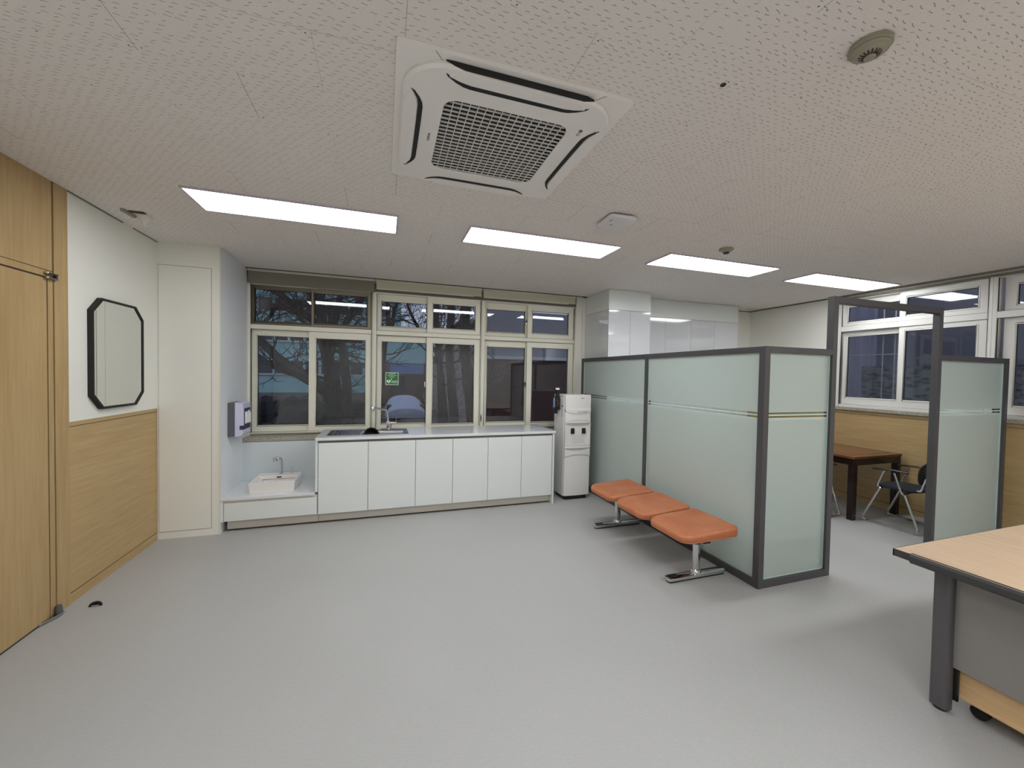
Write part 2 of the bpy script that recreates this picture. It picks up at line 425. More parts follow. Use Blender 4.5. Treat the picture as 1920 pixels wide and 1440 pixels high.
struct('wall_behind', MB().box(LX-.2, RX+.2, YB-.15, YB, 0, H+.16), 'paint')

def wainscot(name, plane, sgn, y0, y1, ztop, capz, mat='oak_h'):
    """boards on an x = plane wall; sgn = direction into the room"""
    r = struct(name, loc=(plane, y0, 0))
    a, b = plane, plane - sgn*.02
    obj('base_board', MB().box(a, b, y0, y1, 0, .065), mat, r)
    obj('panel', MB().box(a, b, y0, y1, .071, capz-.005), mat, r)
    obj('cap_rail', MB().box(a, b, y0, y1, capz, ztop), mat, r)
    obj('shadow_gap', MB().box(a-sgn*.0015, b, y0, y1, .060, .076).box(a-sgn*.0015, b, y0, y1, capz-.01, capz+.006), 'gap_dark', r)
    return r
wainscot('trim_1', LX, 1, 3.245, 4.268, 1.176, 1.148)
wainscot('trim_2', RX, -1, .80, 4.99, 1.142, 1.108)

# door on the left wall
d = struct('door_1', loc=(LX, 2.6, 0))
obj('leaf', MB().box(LX, LX-.028, 2.18, 3.083, .012, 2.052), 'oak_v', d)
obj('head_rail', MB().box(LX, LX-.028, 2.10, 3.126, 2.062, 2.098), 'oak_v', d)
obj('upper_panel', MB().box(LX, LX-.028, 2.10, 3.126, 2.102, H), 'oak_v', d)
obj('inner_jamb', MB().box(LX+.001, LX-.028, 3.090, 3.128, 0, 2.058), 'oak_v', d)
obj('outer_jamb', MB().box(LX+.004, LX-.028, 3.134, 3.243, 0, H), 'oak_v', d)
obj('door_gap', MB().box(LX-.003, LX-.029, 2.1, 3.2, 0.001, H), 'gap_dark', d)
h = obj('top_pivot', MB().prism(rrect(LX+.008, 3.105, .013, .044, .010), 2.076, 2.087).prism(rrect(LX+.010, 3.100, .014, .042, .010), 2.049, 2.059), 'chrome_worn', d, bevel=.002)
obj('pivot_pin', MB().lathe(LX+.010, 3.138, [(.008,2.05),(.008,2.088)], 12), 'black_plastic', h)
h = obj('bottom_pivot', MB().prism([(LX+.002,3.00),(LX+.028,3.06),(LX+.040,3.115),(LX+.036,3.138),(LX+.015,3.150),(LX-.002,3.145)], .004, .018), 'chrome_worn', d, bevel=.003)
obj('pivot_pin', MB().lathe(LX+.018, 3.122, [(.017,.016),(.017,.045),(.013,.062),(.0,.064)], 16), 'housing_grey', h, smooth=True)

# flush access door on the column
d = struct('door_2', loc=(-1.70, 4.27, 0))
obj('reveal', MB().box(-1.899, -1.503, 4.2685, 4.271, .063, 2.446), 'gap_grey', d)
obj('leaf', MB().box(-1.896, -1.506, 4.2655, 4.272, .067, 2.442), 'paint', d)
struct('trim_11', MB().box(-1.4402, -1.4365, 4.274, 5.03, 0, H+.1), 'column_side')
struct('trim_3', MB().box(-1.444, -1.434, 4.266, 4.274, 0, H), 'pvc')
# sills
struct('trim_4', MB().box(-1.44, 2.69, 4.868, 5.05, .757, .800), 'granite', bevel=.003)
struct('trim_5', MB().box(RX-.03, RX+.14, .80, 3.66, 1.146, 1.186), 'granite', bevel=.003)
# blind pocket behind the ceiling edge and dark edge strips
struct('trim_6', MB().box(-1.44, 2.70, 4.955, 4.962, 2.632, H+.16), 'gap_dark')
struct('trim_7', MB().box(RX-.045, RX-.03, .80, 3.66, 2.618, 2.652).box(RX-.012, RX+.001, .8, 3.66, 2.585, 2.606), 'blind_dark')
struct('trim_8', MB().box(RX-.03, RX-.014, .80, 3.66, 2.612, 2.642), 'pvc_white')
struct('trim_9', MB().box(2.662, RX, 4.985, 4.996, 2.628, H).box(RX-.012, RX, 3.66, 4.985, 2.628, H), 'gap_grey')
struct('trim_12', MB().box(LX, LX+.006, 3.25, 3.80, 2.632, H).box(LX, LX+.006, 3.93, 4.268, 2.634, H), 'gap_grey')
struct('baseboard_back', MB().box(5.16, RX, 4.98, 4.996, 0, .08), 'paint_cool')

# ------------------------------------------------------------------ windows
def window(name, mapf, loc, u0, u1, z0, zt0, zt1, z1, sashes, mat='pvc', border=.03, depth=.11):
    """sashes: (kind, su0,su1,sz0,sz1, gu0,gu1,gz0,gz1, d, mat)"""
    r = struct(name, loc=loc)
    def bx(mb, a0, a1, d0, d1, c0, c1):
        p, q = mapf(a0, d0, c0), mapf(a1, d1, c1); return mb.box(p[0], q[0], p[1], q[1], p[2], q[2])
    f = MB()
    bx(f, u0, u0+border, 0, depth, z0, z1); bx(f, u1-border, u1, 0, depth, z0, z1)
    bx(f, u0+border, u1-border, 0, depth, z0, z0+.035); bx(f, u0+border, u1-border, 0, depth, zt0, zt1); bx(f, u0+border, u1-border, 0, depth, z1-.012, z1)
    obj('frame', f, mat, r, bevel=.003)
    g = MB()
    for c in (z0+.035, zt0-.003, zt1+.001): bx(g, u0+border, u1-border, .012, .02, c, c+.003)
    bx(g, u0+border-.0005, u0+border+.004, .012, .02, z0, z1); bx(g, u1-border-.004, u1-border+.0005, .012, .02, z0, z1)
    obj('frame_groove', g, 'gasket', r)
    out = []
    for (su0,su1,sz0,sz1,gu0,gu1,gz0,gz1,dd,sm) in sashes:
        s = MB()
        bx(s, su0, gu0, dd, dd+.032, sz0, sz1); bx(s, gu1, su1, dd, dd+.032, sz0, sz1)
        bx(s, gu0, gu1, dd, dd+.032, sz0, gz0); bx(s, gu0, gu1, dd, dd+.032, gz1, sz1)
        so = obj('sash', s, sm, r)
        b = MB(); t = .009
        bx(b, gu0-.014, gu0, dd-.004, dd+.01, gz0-.014, gz1+.014); bx(b, gu1, gu1+.014, dd-.004, dd+.01, gz0-.014, gz1+.014)
        bx(b, gu0, gu1, dd-.004, dd+.01, gz0-.014, gz0); bx(b, gu0, gu1, dd-.004, dd+.01, gz1, gz1+.014)
        obj('glazing_bead', b, sm, so, bevel=.003)
        k = MB(); bx(k, gu0, gu0+.004, dd+.004, dd+.014, gz0, gz1); bx(k, gu1-.004, gu1, dd+.004, dd+.014, gz0, gz1); bx(k, gu0, gu1, dd+.004, dd+.014, gz0, gz0+.004); bx(k, gu0, gu1, dd+.004, dd+.014, gz1-.004, gz1)
        obj('gasket', k, 'gasket', so)
        p = MB(); bx(p, gu0-.004, gu1+.004, dd+.014, dd+.020, gz0-.004, gz1+.004)
        obj('pane', p, 'window_glass', so)
        out.append(so)
    return r, out, bx
def mback(u, d, z): return (u, 5.03+d, z)
def mright(u, d, z): return (RX+d, u, z)
B_, F_ = .055, .012
w1, s1, bx = window('window_1', mback, (-.80,5.03,.80), -1.44, -.125, .80, 1.987, 2.038, 2.492, [
    (-1.425,-.80,2.046,2.486,-1.379,-.813,2.080,2.437,B_,MATS['bronze']),
    (-.805,-.163,2.044,2.478,-.772,-.205,2.083,2.427,F_,MATS['bronze']),
    (-1.412,-.78,.833,1.990,-1.352,-.830,.908,1.917,B_,MATS['pvc']),
    (-.830,-.154,.834,1.983,-.750,-.221,.898,1.908,F_,MATS['pvc'])])
w2, s2, bx = window('window_2', mback, (.54,5.03,.80), -.125, 1.220, .80, 1.984, 2.034, 2.492, [
    (-.097,.56,2.032,2.482,-.036,.499,2.098,2.397,B_,MATS['pvc']),
    (.508,1.193,2.035,2.482,.580,1.117,2.101,2.404,F_,MATS['pvc']),
    (-.097,.56,.833,1.988,-.030,.500,.903,1.907,B_,MATS['pvc']),
    (.502,1.191,.836,1.978,.582,1.109,.893,1.905,F_,MATS['pvc'])])
w3, s3, bx = window('window_3', mback, (1.9,5.03,.80), 1.220, 2.575, .80, 1.982, 2.032, 2.492, [
    (1.248,1.90,2.030,2.482,1.291,1.819,2.098,2.392,B_,MATS['pvc']),
    (1.848,2.538,2.034,2.480,1.919,2.455,2.104,2.400,F_,MATS['pvc']),
    (1.248,1.90,.833,1.986,1.297,1.829,.895,1.896,B_,MATS['pvc']),
    (1.846,2.540,.830,1.975,1.921,2.459,.890,1.902,F_,MATS['pvc'])])
W4, _s, _b = window('window_4', mright, (RX,2.95,1.186), 2.262, 3.655, 1.186, 2.172, 2.238, 2.585, [
    (2.99,3.63,2.236,2.576,3.033,3.573,2.297,2.486,B_,MATS['pvc_white']),
    (2.30,3.012,2.236,2.576,2.370,2.947,2.304,2.505,F_,MATS['pvc_white']),
    (2.99,3.625,1.220,2.174,3.034,3.572,1.315,2.103,B_,MATS['pvc_white']),
    (2.30,3.010,1.220,2.174,2.370,2.950,1.314,2.117,F_,MATS['pvc_white'])], 'pvc_white')
window('window_5', mright, (RX,1.5,1.186), .80, 2.262, 1.186, 2.172, 2.238, 2.585, [
    (1.49,2.20,2.236,2.576,1.54,2.118,2.297,2.486,B_,MATS['pvc_white']),
    (.84,1.53,2.236,2.576,.91,1.46,2.304,2.505,F_,MATS['pvc_white']),
    (1.49,2.20,1.220,2.174,1.54,2.118,1.315,2.103,B_,MATS['pvc_white']),
    (.84,1.53,1.220,2.174,.91,1.46,1.314,2.117,F_,MATS['pvc_white'])], 'pvc_white')
# latches on the sashes
def latch(sash, x, z, y=5.075, dark=False):
    k = obj('latch', MB().box(x-.010, x+.010, y-.016, y+.012, z-.036, z+.036), 'chrome_worn', sash, bevel=.003)
    obj('latch_lever', MB().box(x-.006, x+.006, y-.026, y-.014, z-.010, z+.026), 'gasket' if dark else 'chrome', sash, bevel=.002)
latch(s2[2], .487, 1.385); latch(s3[2], 1.834, 1.395, dark=True); latch(s3[0], 1.834, 2.25, dark=True); latch(s2[0], .487, 2.25, dark=True)
obj('pull', MB().box(1.200, 1.224, 5.020, 5.032, .905, 1.000), 'chrome_worn', w2, bevel=.003)
obj('pull_recess', MB().box(1.207, 1.217, 5.017, 5.021, .925, .975), 'black_plastic', w2)
# emergency-kit sticker on the inside of a pane
st = thing('safety_sticker', 'green AED sticker with white heart on the window glass above the sink tap', 'sticker', (.091, 5.085, 1.45))
obj('backing', MB().prism(rrect(.091, 1.452, .077, .077, .006), 5.0966, 5.0989, 1), 'sticker_white', st)
obj('green_face', MB().prism(rrect(.091, 1.452, .071, .071, .004), 5.0960, 5.0967, 1), 'sticker_green', st)
UX, UZ = (1,0,0), (0,0,1)
text('lettering', 'AED', .044, 'sticker_white', st, (.121, 5.0955, 1.412), UX, UZ, sx=.92)
text('lettering', '응급환자용', .0175, 'sticker_white', st, (.091, 5.0955, 1.510), UX, UZ)
text('lettering', '자동심장충격기', .0175, 'sticker_white', st, (.091, 5.0955, 1.490), UX, UZ)
text('lettering', '설치장소', .0175, 'sticker_white', st, (.091, 5.0955, 1.470), UX, UZ)
hp = []
for i in range(28):
    t = 2*PI*i/28; hp.append((.052+.026*(16*math.sin(t)**3)/16, 1.418+.026*(13*math.cos(t)-5*math.cos(2*t)-2*math.cos(3*t)-math.cos(4*t))/16))
ht = obj('heart', MB().prism(hp, 5.0953, 5.0961, 1), 'sticker_white', st)
obj('flash', MB().prism([(.056,1.436),(.044,1.418),(.051,1.418),(.046,1.400),(.060,1.421),(.052,1.421)], 5.0948, 5.0954, 1), 'sticker_green', ht)
cx_, cz_ = .084, 1.446
obj('cross', MB().prism([(cx_-.003,cz_+.010),(cx_+.003,cz_+.010),(cx_+.003,cz_+.003),(cx_+.010,cz_+.003),(cx_+.010,cz_-.003),(cx_+.003,cz_-.003),(cx_+.003,cz_-.010),(cx_-.003,cz_-.010),(cx_-.003,cz_-.003),(cx_-.010,cz_-.003),(cx_-.010,cz_+.003),(cx_-.003,cz_+.003)], 5.0953, 5.0961, 1), 'sticker_white', st)

# roller blinds rolled up over the windows
def blind(x0, x1, zb, mat, rail, label):
    b = thing('roller_blind', label, 'blind', ((x0+x1)/2, 5.0, 2.66), 'rolled-up blinds above the back windows')
    obj('head_rail', MB().box(x0, x1, 4.975, 5.055, 2.612, 2.650), 'blind_rail', b, bevel=.003)
    obj('fabric', MB().box(x0+.012, x1-.006, 4.985, 5.0, zb, 2.616), mat, b)
    n = 14; cyl = [( .024, x0+.012),(.024, x1-.006)]
    mb = MB(); mb.loops([[(xx, 5.024+.022*math.cos(2*PI*i/n), 2.588+.022*math.sin(2*PI*i/n)) for i in range(n)] for xx in (x0+.012, x1-.006)])
    obj('roller', mb, mat, b, smooth=True)
    if rail: obj('bottom_bar', MB().box(x0+.012, x1-.11, 4.980, 5.003, zb-.010, zb+.006), 'blind_rail', b, bevel=.002)
    return b
blind(-1.432, -.118, 2.480, 'blind_dark', False, 'dark olive-grey roller blind above the leftmost window')
blind(-.112, 1.192, 2.530, 'blind_light', True, 'beige roller blind above the middle window with the green sticker')
blind(1.202, 2.540, 2.528, 'blind_light', True, 'beige roller blind above the window nearest the water dispenser')
obj_ = struct('header_shade_strip', MB().box(-1.44, 2.575, 5.045, 5.0701, 2.492, 2.60), 'gap_grey')  # grey strip over the header: shade below the blinds put into its colour

# ------------------------------------------------------------------ ceiling lights
def light(x0, x1, y0, y1, label, group='ceiling panel lights'):
    t = thing('ceiling_light', label, 'light', ((x0+x1)/2, (y0+y1)/2, H), group)
    f = .012; zb = H-.012
    obj('frame', MB().ring([(x0,y0),(x1,y0),(x1,y1),(x0,y1)], [(x0+f,y0+f),(x1-f,y0+f),(x1-f,y1-f),(x0+f,y1-f)], zb, H), 'lamp_frame', t)
    obj('diffuser', MB().box(x0+f, x1-f, y0+f, y1-f, H-.006, H-.0005), 'lamp_glow', t)
    return t
XL = [(-1.195,.085),(.600,1.915),(2.412,3.740),(4.235,5.590)]
names = ['long lit ceiling panel nearest the left wall, above the mirror side', 'lit ceiling panel between the air conditioner and the white access point',
         'lit ceiling panel beside the small round detector', 'lit ceiling panel nearest the right-hand windows']
for (a,b), nm in zip(XL, names): light(a, b, 2.915, 3.285, nm)
rows = [(-.235,.135,'lit ceiling panel above the viewer, '), (-3.40,-3.03,'rear lit ceiling panel behind the viewer, ')]
pos = ['nearest the left wall','second from the left wall','third from the left wall','nearest the right wall']
for y0,y1,nm in rows:
    for (a,b),p in zip(XL, pos): light(a, b, y0, y1, nm+p)

# ------------------------------------------------------------------ air conditioner
AC = thing('air_conditioner', 'white four-way ceiling cassette air conditioner with square black grille', 'air conditioner', (.485,1.832,H))
ax, ay = .485, 1.835
A = lambda u,v: (ax+u, ay+v)
def samp(hx, hy, r, n=10): return rrect(ax, ay, hx, hy, r, n)
obj('panel', MB().ring(samp(.458,.458,.012), samp(.40,.40,.15), H-.016, H), 'ac_white', AC, bevel=.002)
def rr_levels(levels):  # outer outline stepping down
    return [[(x,y,z) for x,y in samp(h,h,r)] for h,r,z in levels]
out = rr_levels([(.428,.17,H-.014),(.431,.17,2.612),(.424,.165,2.601),(.27,.055,2.600),(.268,.055,2.604)])
obj('body', MB().loops(out, False, False), 'ac_white', AC, smooth=True)
for k in (-1, 1): obj('seam', MB().prism([(ax+k*.280,ay-.395),(ax+k*.282,ay-.395),(ax+k*.330,ay-.457),(ax+k*.328,ay-.457)][::k], H-.0172, H-.014), 'gap_grey', AC)
obj('intake_throat', MB().loops([[(x,y,2.604) for x,y in samp(.2685,.2685,.055)],[(x,y,2.634) for x,y in samp(.2685,.2685,.055)]], False, False), 'ac_slot', AC)
obj('intake', MB().loops([[(x,y,2.634) for x,y in samp(.27,.27,.055)],[(x,y,2.638) for x,y in samp(.27,.27,.055)]]), 'ac_slot', AC)
g = MB(); n = 16; w = .268
for i in range(1, n):
    u = -w+2*w*i/n; vl = w if abs(u) < w-.055 else w-.055+math.sqrt(max(0,.055**2-(abs(u)-(w-.055))**2))
    g.box(ax+u-.0014, ax+u+.0014, ay-vl, ay+vl, 2.602, 2.607)
nr = 20
for i in range(nr):
    v = -w+2*w*(i+.5)/nr; ul = w if abs(v) < w-.055 else w-.055+math.sqrt(max(0,.055**2-(abs(v)-(w-.055))**2))
    g.box(ax-ul, ax+ul, ay+v+.004, ay+v+.0060, 2.602, 2.6090)
obj('grille', g, 'ac_white', AC)
def rot(p, k):
    u, v = p
    for _ in range(k): u, v = -v, u
    return A(u, v)
for k in range(4):
    outer = [(-.285,-.400),(-.262,-.386),(-.235,-.374),(-.205,-.369),(-.1,-.368),(.1,-.368),(.205,-.369),(.235,-.374),(.262,-.386),(.285,-.400)]
    inner = [(-.278,-.388),(-.245,-.366),(-.215,-.353),(-.19,-.349),(-.1,-.348),(.1,-.348),(.19,-.349),(.215,-.353),(.245,-.366),(.278,-.388)]
    ol = [rot(p, k) for p in outer]; il = [rot(p, k) for p in inner]
    mb = MB(); m_ = len(ol)
    mb.loops([[(*p,2.598) for p in ol],[(*p,2.598) for p in il],[(*p,2.6015) for p in il],[(*p,2.6015) for p in ol],[(*p,2.598) for p in ol]], False, False, closed=False)
    obj('air_slot', mb, 'ac_slot', AC)
    # louver blade, hanging a little below the body
    bo = [(-.272,-.392),(-.24,-.418),(-.2,-.426),(.2,-.426),(.24,-.418),(.272,-.392),(.23,-.378),(.19,-.3715),(-.19,-.3715),(-.23,-.378)]
    obj('louver', MB().prism([rot(p,k) for p in bo][::-1], 2.5955, 2.603), 'ac_white', AC, bevel=.0015)
    if k in (0, 2):
        sg = 1 if k == 0 else -1
        P_ = [(-.290,2.622),(-.262,2.610),(-.22,2.604),(.25,2.604),(.292,2.612),(.292,2.616),(.26,2.624),(-.25,2.625)]
        ou = MB().loops([[(ax+sg*u, ay-sg*.4265, z) for u,z in P_],[(ax+sg*u, ay-sg*.4335, z) for u,z in P_]])
        obj('air_outlet', ou, 'ac_slot', AC)
lg = obj('maker_mark', MB().loops([[(ax+.322+.0085*math.cos(2*PI*i/18), ay-.262+.0085*math.sin(2*PI*i/18), z) for i in range(18)] for z in (2.5990,2.6012)]), 'ac_text', AC)
text('maker_lettering', 'LG', .021, 'ac_text', AC, (ax+.322, ay-.238, 2.5998), (0,1,0), (1,0,0))
text('side_lettering', 'WHISEN', .016, 'ac_text', AC, (ax-.306, ay+.005, 2.5998), (0,1,0), (1,0,0))
obj('status_light', MB().lathe(ax+.0, ay+.41, [(.003,2.600),(.003,2.598)], 8), 'ac_text', AC)

# access point
ap = thing('access_point', 'white flat square wireless access point on the ceiling between two lit panels', 'access point', (1.55,2.44,H))
P0 = [(1.435,2.335),(1.645,2.325),(1.672,2.535),(1.452,2.552)]
def rpoly(P, r, n=4):
    out = []
    for i in range(len(P)):
        a, b, c = Vector(P[i-1]), Vector(P[i]), Vector(P[(i+1)%len(P)])
        p, q = b+(a-b).normalized()*r, b+(c-b).normalized()*r
        for j in range(n+1):
            t = j/n; out.append(tuple((1-t)**2*p+2*t*(1-t)*b+t*t*q))
    return out
ro = rpoly(P0, .035); ctr = (1.551, 2.437)
def sc2(P, k): return [(ctr[0]+(x-ctr[0])*k, ctr[1]+(y-ctr[1])*k) for x,y in P]
obj('shell', MB().loops([[(x,y,H-.004) for x,y in sc2(ro,.86)],[(x,y,H-.016) for x,y in sc2(ro,1)],[(x,y,H-.028) for x,y in sc2(ro,.99)],[(x,y,H-.034) for x,y in sc2(ro,.93)]]), 'white_plastic', ap, smooth=True)
obj('mount', MB().prism(sc2(ro,.84), H-.006, H), 'housing_grey', ap)
for (a, b) in ((1.478,2.400),(1.520,2.470)):
    obj('indicator_mark', MB().box(a-.003, a+.003, b-.016, b+.016, H-.0352, H-.034), 'ac_text', ap)

# big and small round detectors, ceiling hole, broken bracket
dt = thing('heat_detector', 'large round beige ceiling detector with ribbed centre, top right', 'detector', (1.515,.90,H))
cxy = (1.515,.90)
obj('base', MB().lathe(*cxy, [(.056,H),(.058,H-.006),(.058,H-.014),(.054,H-.017)], 40), 'detector', dt, smooth=True)
obj('head', MB().lathe(*cxy, [(.051,H-.014),(.053,H-.020),(.050,H-.025),(.043,H-.027),(.042,H-.0285),(.036,H-.031),(.024,H-.037)], 40), 'detector', dt, smooth=True)
for i in range(16):
    a = 2*PI*i/16; c, s_ = math.cos(a), math.sin(a)
    p = [(cxy[0]+c*r-s_*w_, cxy[1]+s_*r+c*w_, z) for r,w_,z in ((.014,-.0015,H-.040),(.030,-.0028,H-.033),(.030,.0028,H-.033),(.014,.0015,H-.040))]
    q = [(x,y,z-.0018) for x,y,z in p]
    obj('vent_slot', MB().loops([p,q]), 'detector_dark', dt)
obj('cap', MB().lathe(*cxy, [(.016,H-.036),(.016,H-.043),(.013,H-.046),(.0,H-.047)], 24), 'detector', dt, smooth=True)
dt = thing('smoke_detector', 'small round beige ceiling detector beside the third lit panel', 'detector', (2.775,2.665,H))
cxy = (2.775,2.665)
obj('base', MB().lathe(*cxy, [(.056,H),(.058,H-.006),(.056,H-.014),(.050,H-.018)], 28), 'detector', dt, smooth=True)
obj('head', MB().lathe(*cxy, [(.045,H-.016),(.038,H-.026),(.026,H-.032)], 28), 'detector', dt, smooth=True)
obj('cage', MB().lathe(*cxy, [(.024,H-.030),(.024,H-.040),(.015,H-.044),(.0,H-.045)], 18), 'detector_dark', dt, smooth=True)
hl = obj('ceiling_plug', MB().lathe(1.208, 1.198, [(.0105,H),(.0105,H-.002),(.007,H-.0022),(.006,H-.0005)], 16), 'detector_dark', smooth=True)
tag(hl, 'tiny dark round plug in a ceiling tile between the air conditioner and the large detector', 'plug')
br = thing('ceiling_bracket', 'broken off-white plastic bracket hanging from the ceiling near the mirror', 'bracket', (-1.69,3.56,H))
obj('plate', MB().prism(rpoly([(-1.762,3.475),(-1.735,3.470),(-1.730,3.610),(-1.757,3.615)], .006), H-.018, H), 'detector', br)
obj('cone', MB().loops([[(-1.672+.042*k*math.cos(2*PI*i/16), 3.580+.046*k*math.sin(2*PI*i/16), z) for i in range(16)] for k,z in ((1,H-.001),(1,H-.020),(.55,H-.045),(.26,H-.062),(.18,H-.082))]), 'pvc', br, smooth=True)
obj('dark_gap', MB().box(-1.728, -1.640, 3.500, 3.535, H-.006, H-.0005), 'detector_dark', br)

# ------------------------------------------------------------------ mirror, towel dispenser, door stop
mr = thing('wall_mirror', 'tall eight-sided mirror in a black frame on the left wall', 'mirror', (LX, 3.75, 1.63))
def octo(y0, y1, z0, z1, c, d): return [(y0+c,z1),(y1-c,z1),(y1,z1-d),(y1,z0+d),(y1-c,z0),(y0+c,z0),(y0,z0+d),(y0,z1-d)]
mo, mi = octo(3.415,4.010,1.236,2.014,.100,.096), octo(3.430,3.995,1.252,1.998,.095,.091)
obj('frame', MB().loops([[(LX,y,z) for y,z in mo],[(LX+.030,y,z) for y,z in mo],[(LX+.030,y,z) for y,z in mi],[(LX+.022,y,z) for y,z in mi]], True, False), 'black_matte', mr)
obj('glass', MB().prism(mi, LX+.020, LX+.024, 0), 'mirror', mr)
td = thing('towel_dispenser', 'grey and white paper towel dispenser on the side of the column', 'dispenser', (-1.44,4.54,1.04))
obj('back_housing', MB().box(-1.44, -1.378, 4.445, 4.675, .878, 1.208), 'housing_grey', td, bevel=.004)
cv = [(-1.378,.872),(-1.318,.884),(-1.306,.905),(-1.306,1.185),(-1.318,1.205),(-1.378,1.212)]
obj('cover', MB().prism(cv, 4.443, 4.677, 1), 'cover_white', td, bevel=.006)
obj('view_window', MB().box(-1.3065, -1.3035, 4.475, 4.645, .985, 1.150).box(-1.335,-1.3035,4.4415,4.645,.945,.985), 'navy', td)
tw = MB(); rr_ = random.Random(3)
for k in range(5): 
    y = 4.49+.03*k; tw.box(-1.3055, -1.292-.004*(k%2), y, y+.026, .995+rr_.random()*.015, 1.10+rr_.random()*.03)
obj('paper_towel', tw, 'towel', td, bevel=.004)
obj('keyhole', MB().lathe(-1.345, 4.56, [(.004,.873),(.004,.876)], 8), 'black_plastic', td)
ds = thing('door_stop', 'small black half-dome door stop on the floor beside the wooden door', 'door stop', (-1.745,3.18,0))
L_ = []
for k in range(6):
    a = PI/2*k/5; r = .034*math.cos(a)
    L_.append([(-1.745+max(r,.001)*math.cos(t), 3.172+max(r,.001)*math.sin(t)*1.0, .030*math.sin(a)+.001) for t in [PI*i/14 for i in range(15)]])
obj('dome', MB().loops(L_), 'rubber', ds, smooth=True)
obj('plate', MB().box(-1.762, -1.722, 3.168, 3.1715, .001, .012), 'chrome_worn', ds)

# ------------------------------------------------------------------ sink run
FY = 4.272     # door fronts
KY = 4.345     # plinth
def door(mb, x0, x1, z0, z1, g=.002): return mb.box(x0+g, x1-g, FY, FY+.018, z0, z1)
# low vanity
lv = thing('low_cabinet', 'low white vanity cabinet with one long drawer under the washbasin', 'cabinet', (-1.03,4.6,0))
obj('body', MB().box(-1.437, -.622, FY+.020, 4.88, .105, .300), 'laminate', lv)
obj('side_filler', MB().box(-1.437, -1.414, FY, FY+.02, .105, .302), 'laminate', lv)
obj('drawer_front', door(MB(), -1.412, -.624, .110, .280), 'laminate', lv, bevel=.0015)
obj('finger_rail', MB().box(-1.412, -.622, FY+.012, FY+.021, .280, .304), 'plinth', lv)
obj('plinth', MB().box(-1.405, -.62, KY, KY+.015, .012, .105), 'plinth', lv)
obj('plinth_seal', MB().box(-1.405, -.62, KY+.003, KY+.02, .0, .012), 'gap_dark', lv)
tag(obj('vanity_top', MB().box(-1.437, -.642, 4.262, 4.866, .304, .331), 'worktop', bevel=.002), 'white worktop of the low vanity carrying the washbasin', 'worktop')
tag(obj('splash_panel', MB().box(-1.437, -.642, 4.867, 4.884, .331, .752), 'splash_glass'), 'pale blue-green glass splashback behind the washbasin', 'splashback')
# basin
bs = thing('washbasin', 'white rectangular ceramic washbasin standing on the low vanity', 'basin', (-1.035,4.53,.331))
bo = [(-1.236,4.334),(-.832,4.334),(-.832,4.722),(-1.236,4.722)]
def ins(P, d):
    cx = sum(p[0] for p in P)/4; cy = sum(p[1] for p in P)/4
    return [(x+(d if x < cx else -d), y+(d if y < cy else -d)) for x,y in P]
LP = [[(x,y,.331) for x,y in ins(bo,.012)],[(x,y,.44) for x,y in bo],[(x,y,.4405) for x,y in ins(bo,.014)]]
ib = ins(bo,.014); ib2 = [(ib[0][0]+.07,ib[0][1]+.02),(ib[1][0]-.03,ib[1][1]+.02),(ib[2][0]-.03,ib[2][1]-.13),(ib[3][0]+.07,ib[3][1]-.13)]
LP.append([(x,y,.36) for x,y in ib2])
obj('bowl', MB().loops(LP), 'ceramic', bs, bevel=.004)
obj('tap_ledge', MB().box(-1.222, -.846, 4.625, 4.712, .40, .436), 'ceramic', bs, bevel=.004)
obj('drain', MB().lathe(-1.03, 4.49, [(.022,.360),(.022,.363),(.015,.3635),(.0,.362)], 20), 'chrome', bs, smooth=True)
obj('overflow', MB().box(-1.056, -1.012, 4.620, 4.6255, .412, .424), 'black_plastic', bs)
tp = thing('basin_tap', 'short chrome swan-neck tap on the washbasin', 'tap', (-1.03,4.675,.436))
X0 = -1.030
obj('spout', MB().tube([(X0,4.69,.436),(X0,4.69,.575)]+[(X0-.028+.028*math.cos(a), 4.69-.018*(1-math.cos(a)), .575+.030*math.sin(a)) for a in [PI/2*i/6 for i in range(1,7)]]+[(X0-.045,4.665,.606)], .0145, 14), 'chrome', tp, smooth=True)
obj('aerator', MB().loops([[(X0-.052+.021*math.cos(2*PI*i/16)+dx_, 4.662+.021*math.sin(2*PI*i/16), z) for i in range(16)] for dx_,z in ((0,.578),(0,.612),(.004,.618))]), 'chrome', tp, smooth=True)
obj('base_ring', MB().lathe(X0, 4.69, [(.018,.436),(.018,.446),(.013,.450)], 18), 'chrome', tp, smooth=True)
lv_ = obj('lever', MB().tube([(-.930,4.69,.436),(-.930,4.69,.458),(-.927,4.692,.512)], [.009,.006,.004], 10), 'chrome', tp, smooth=True)

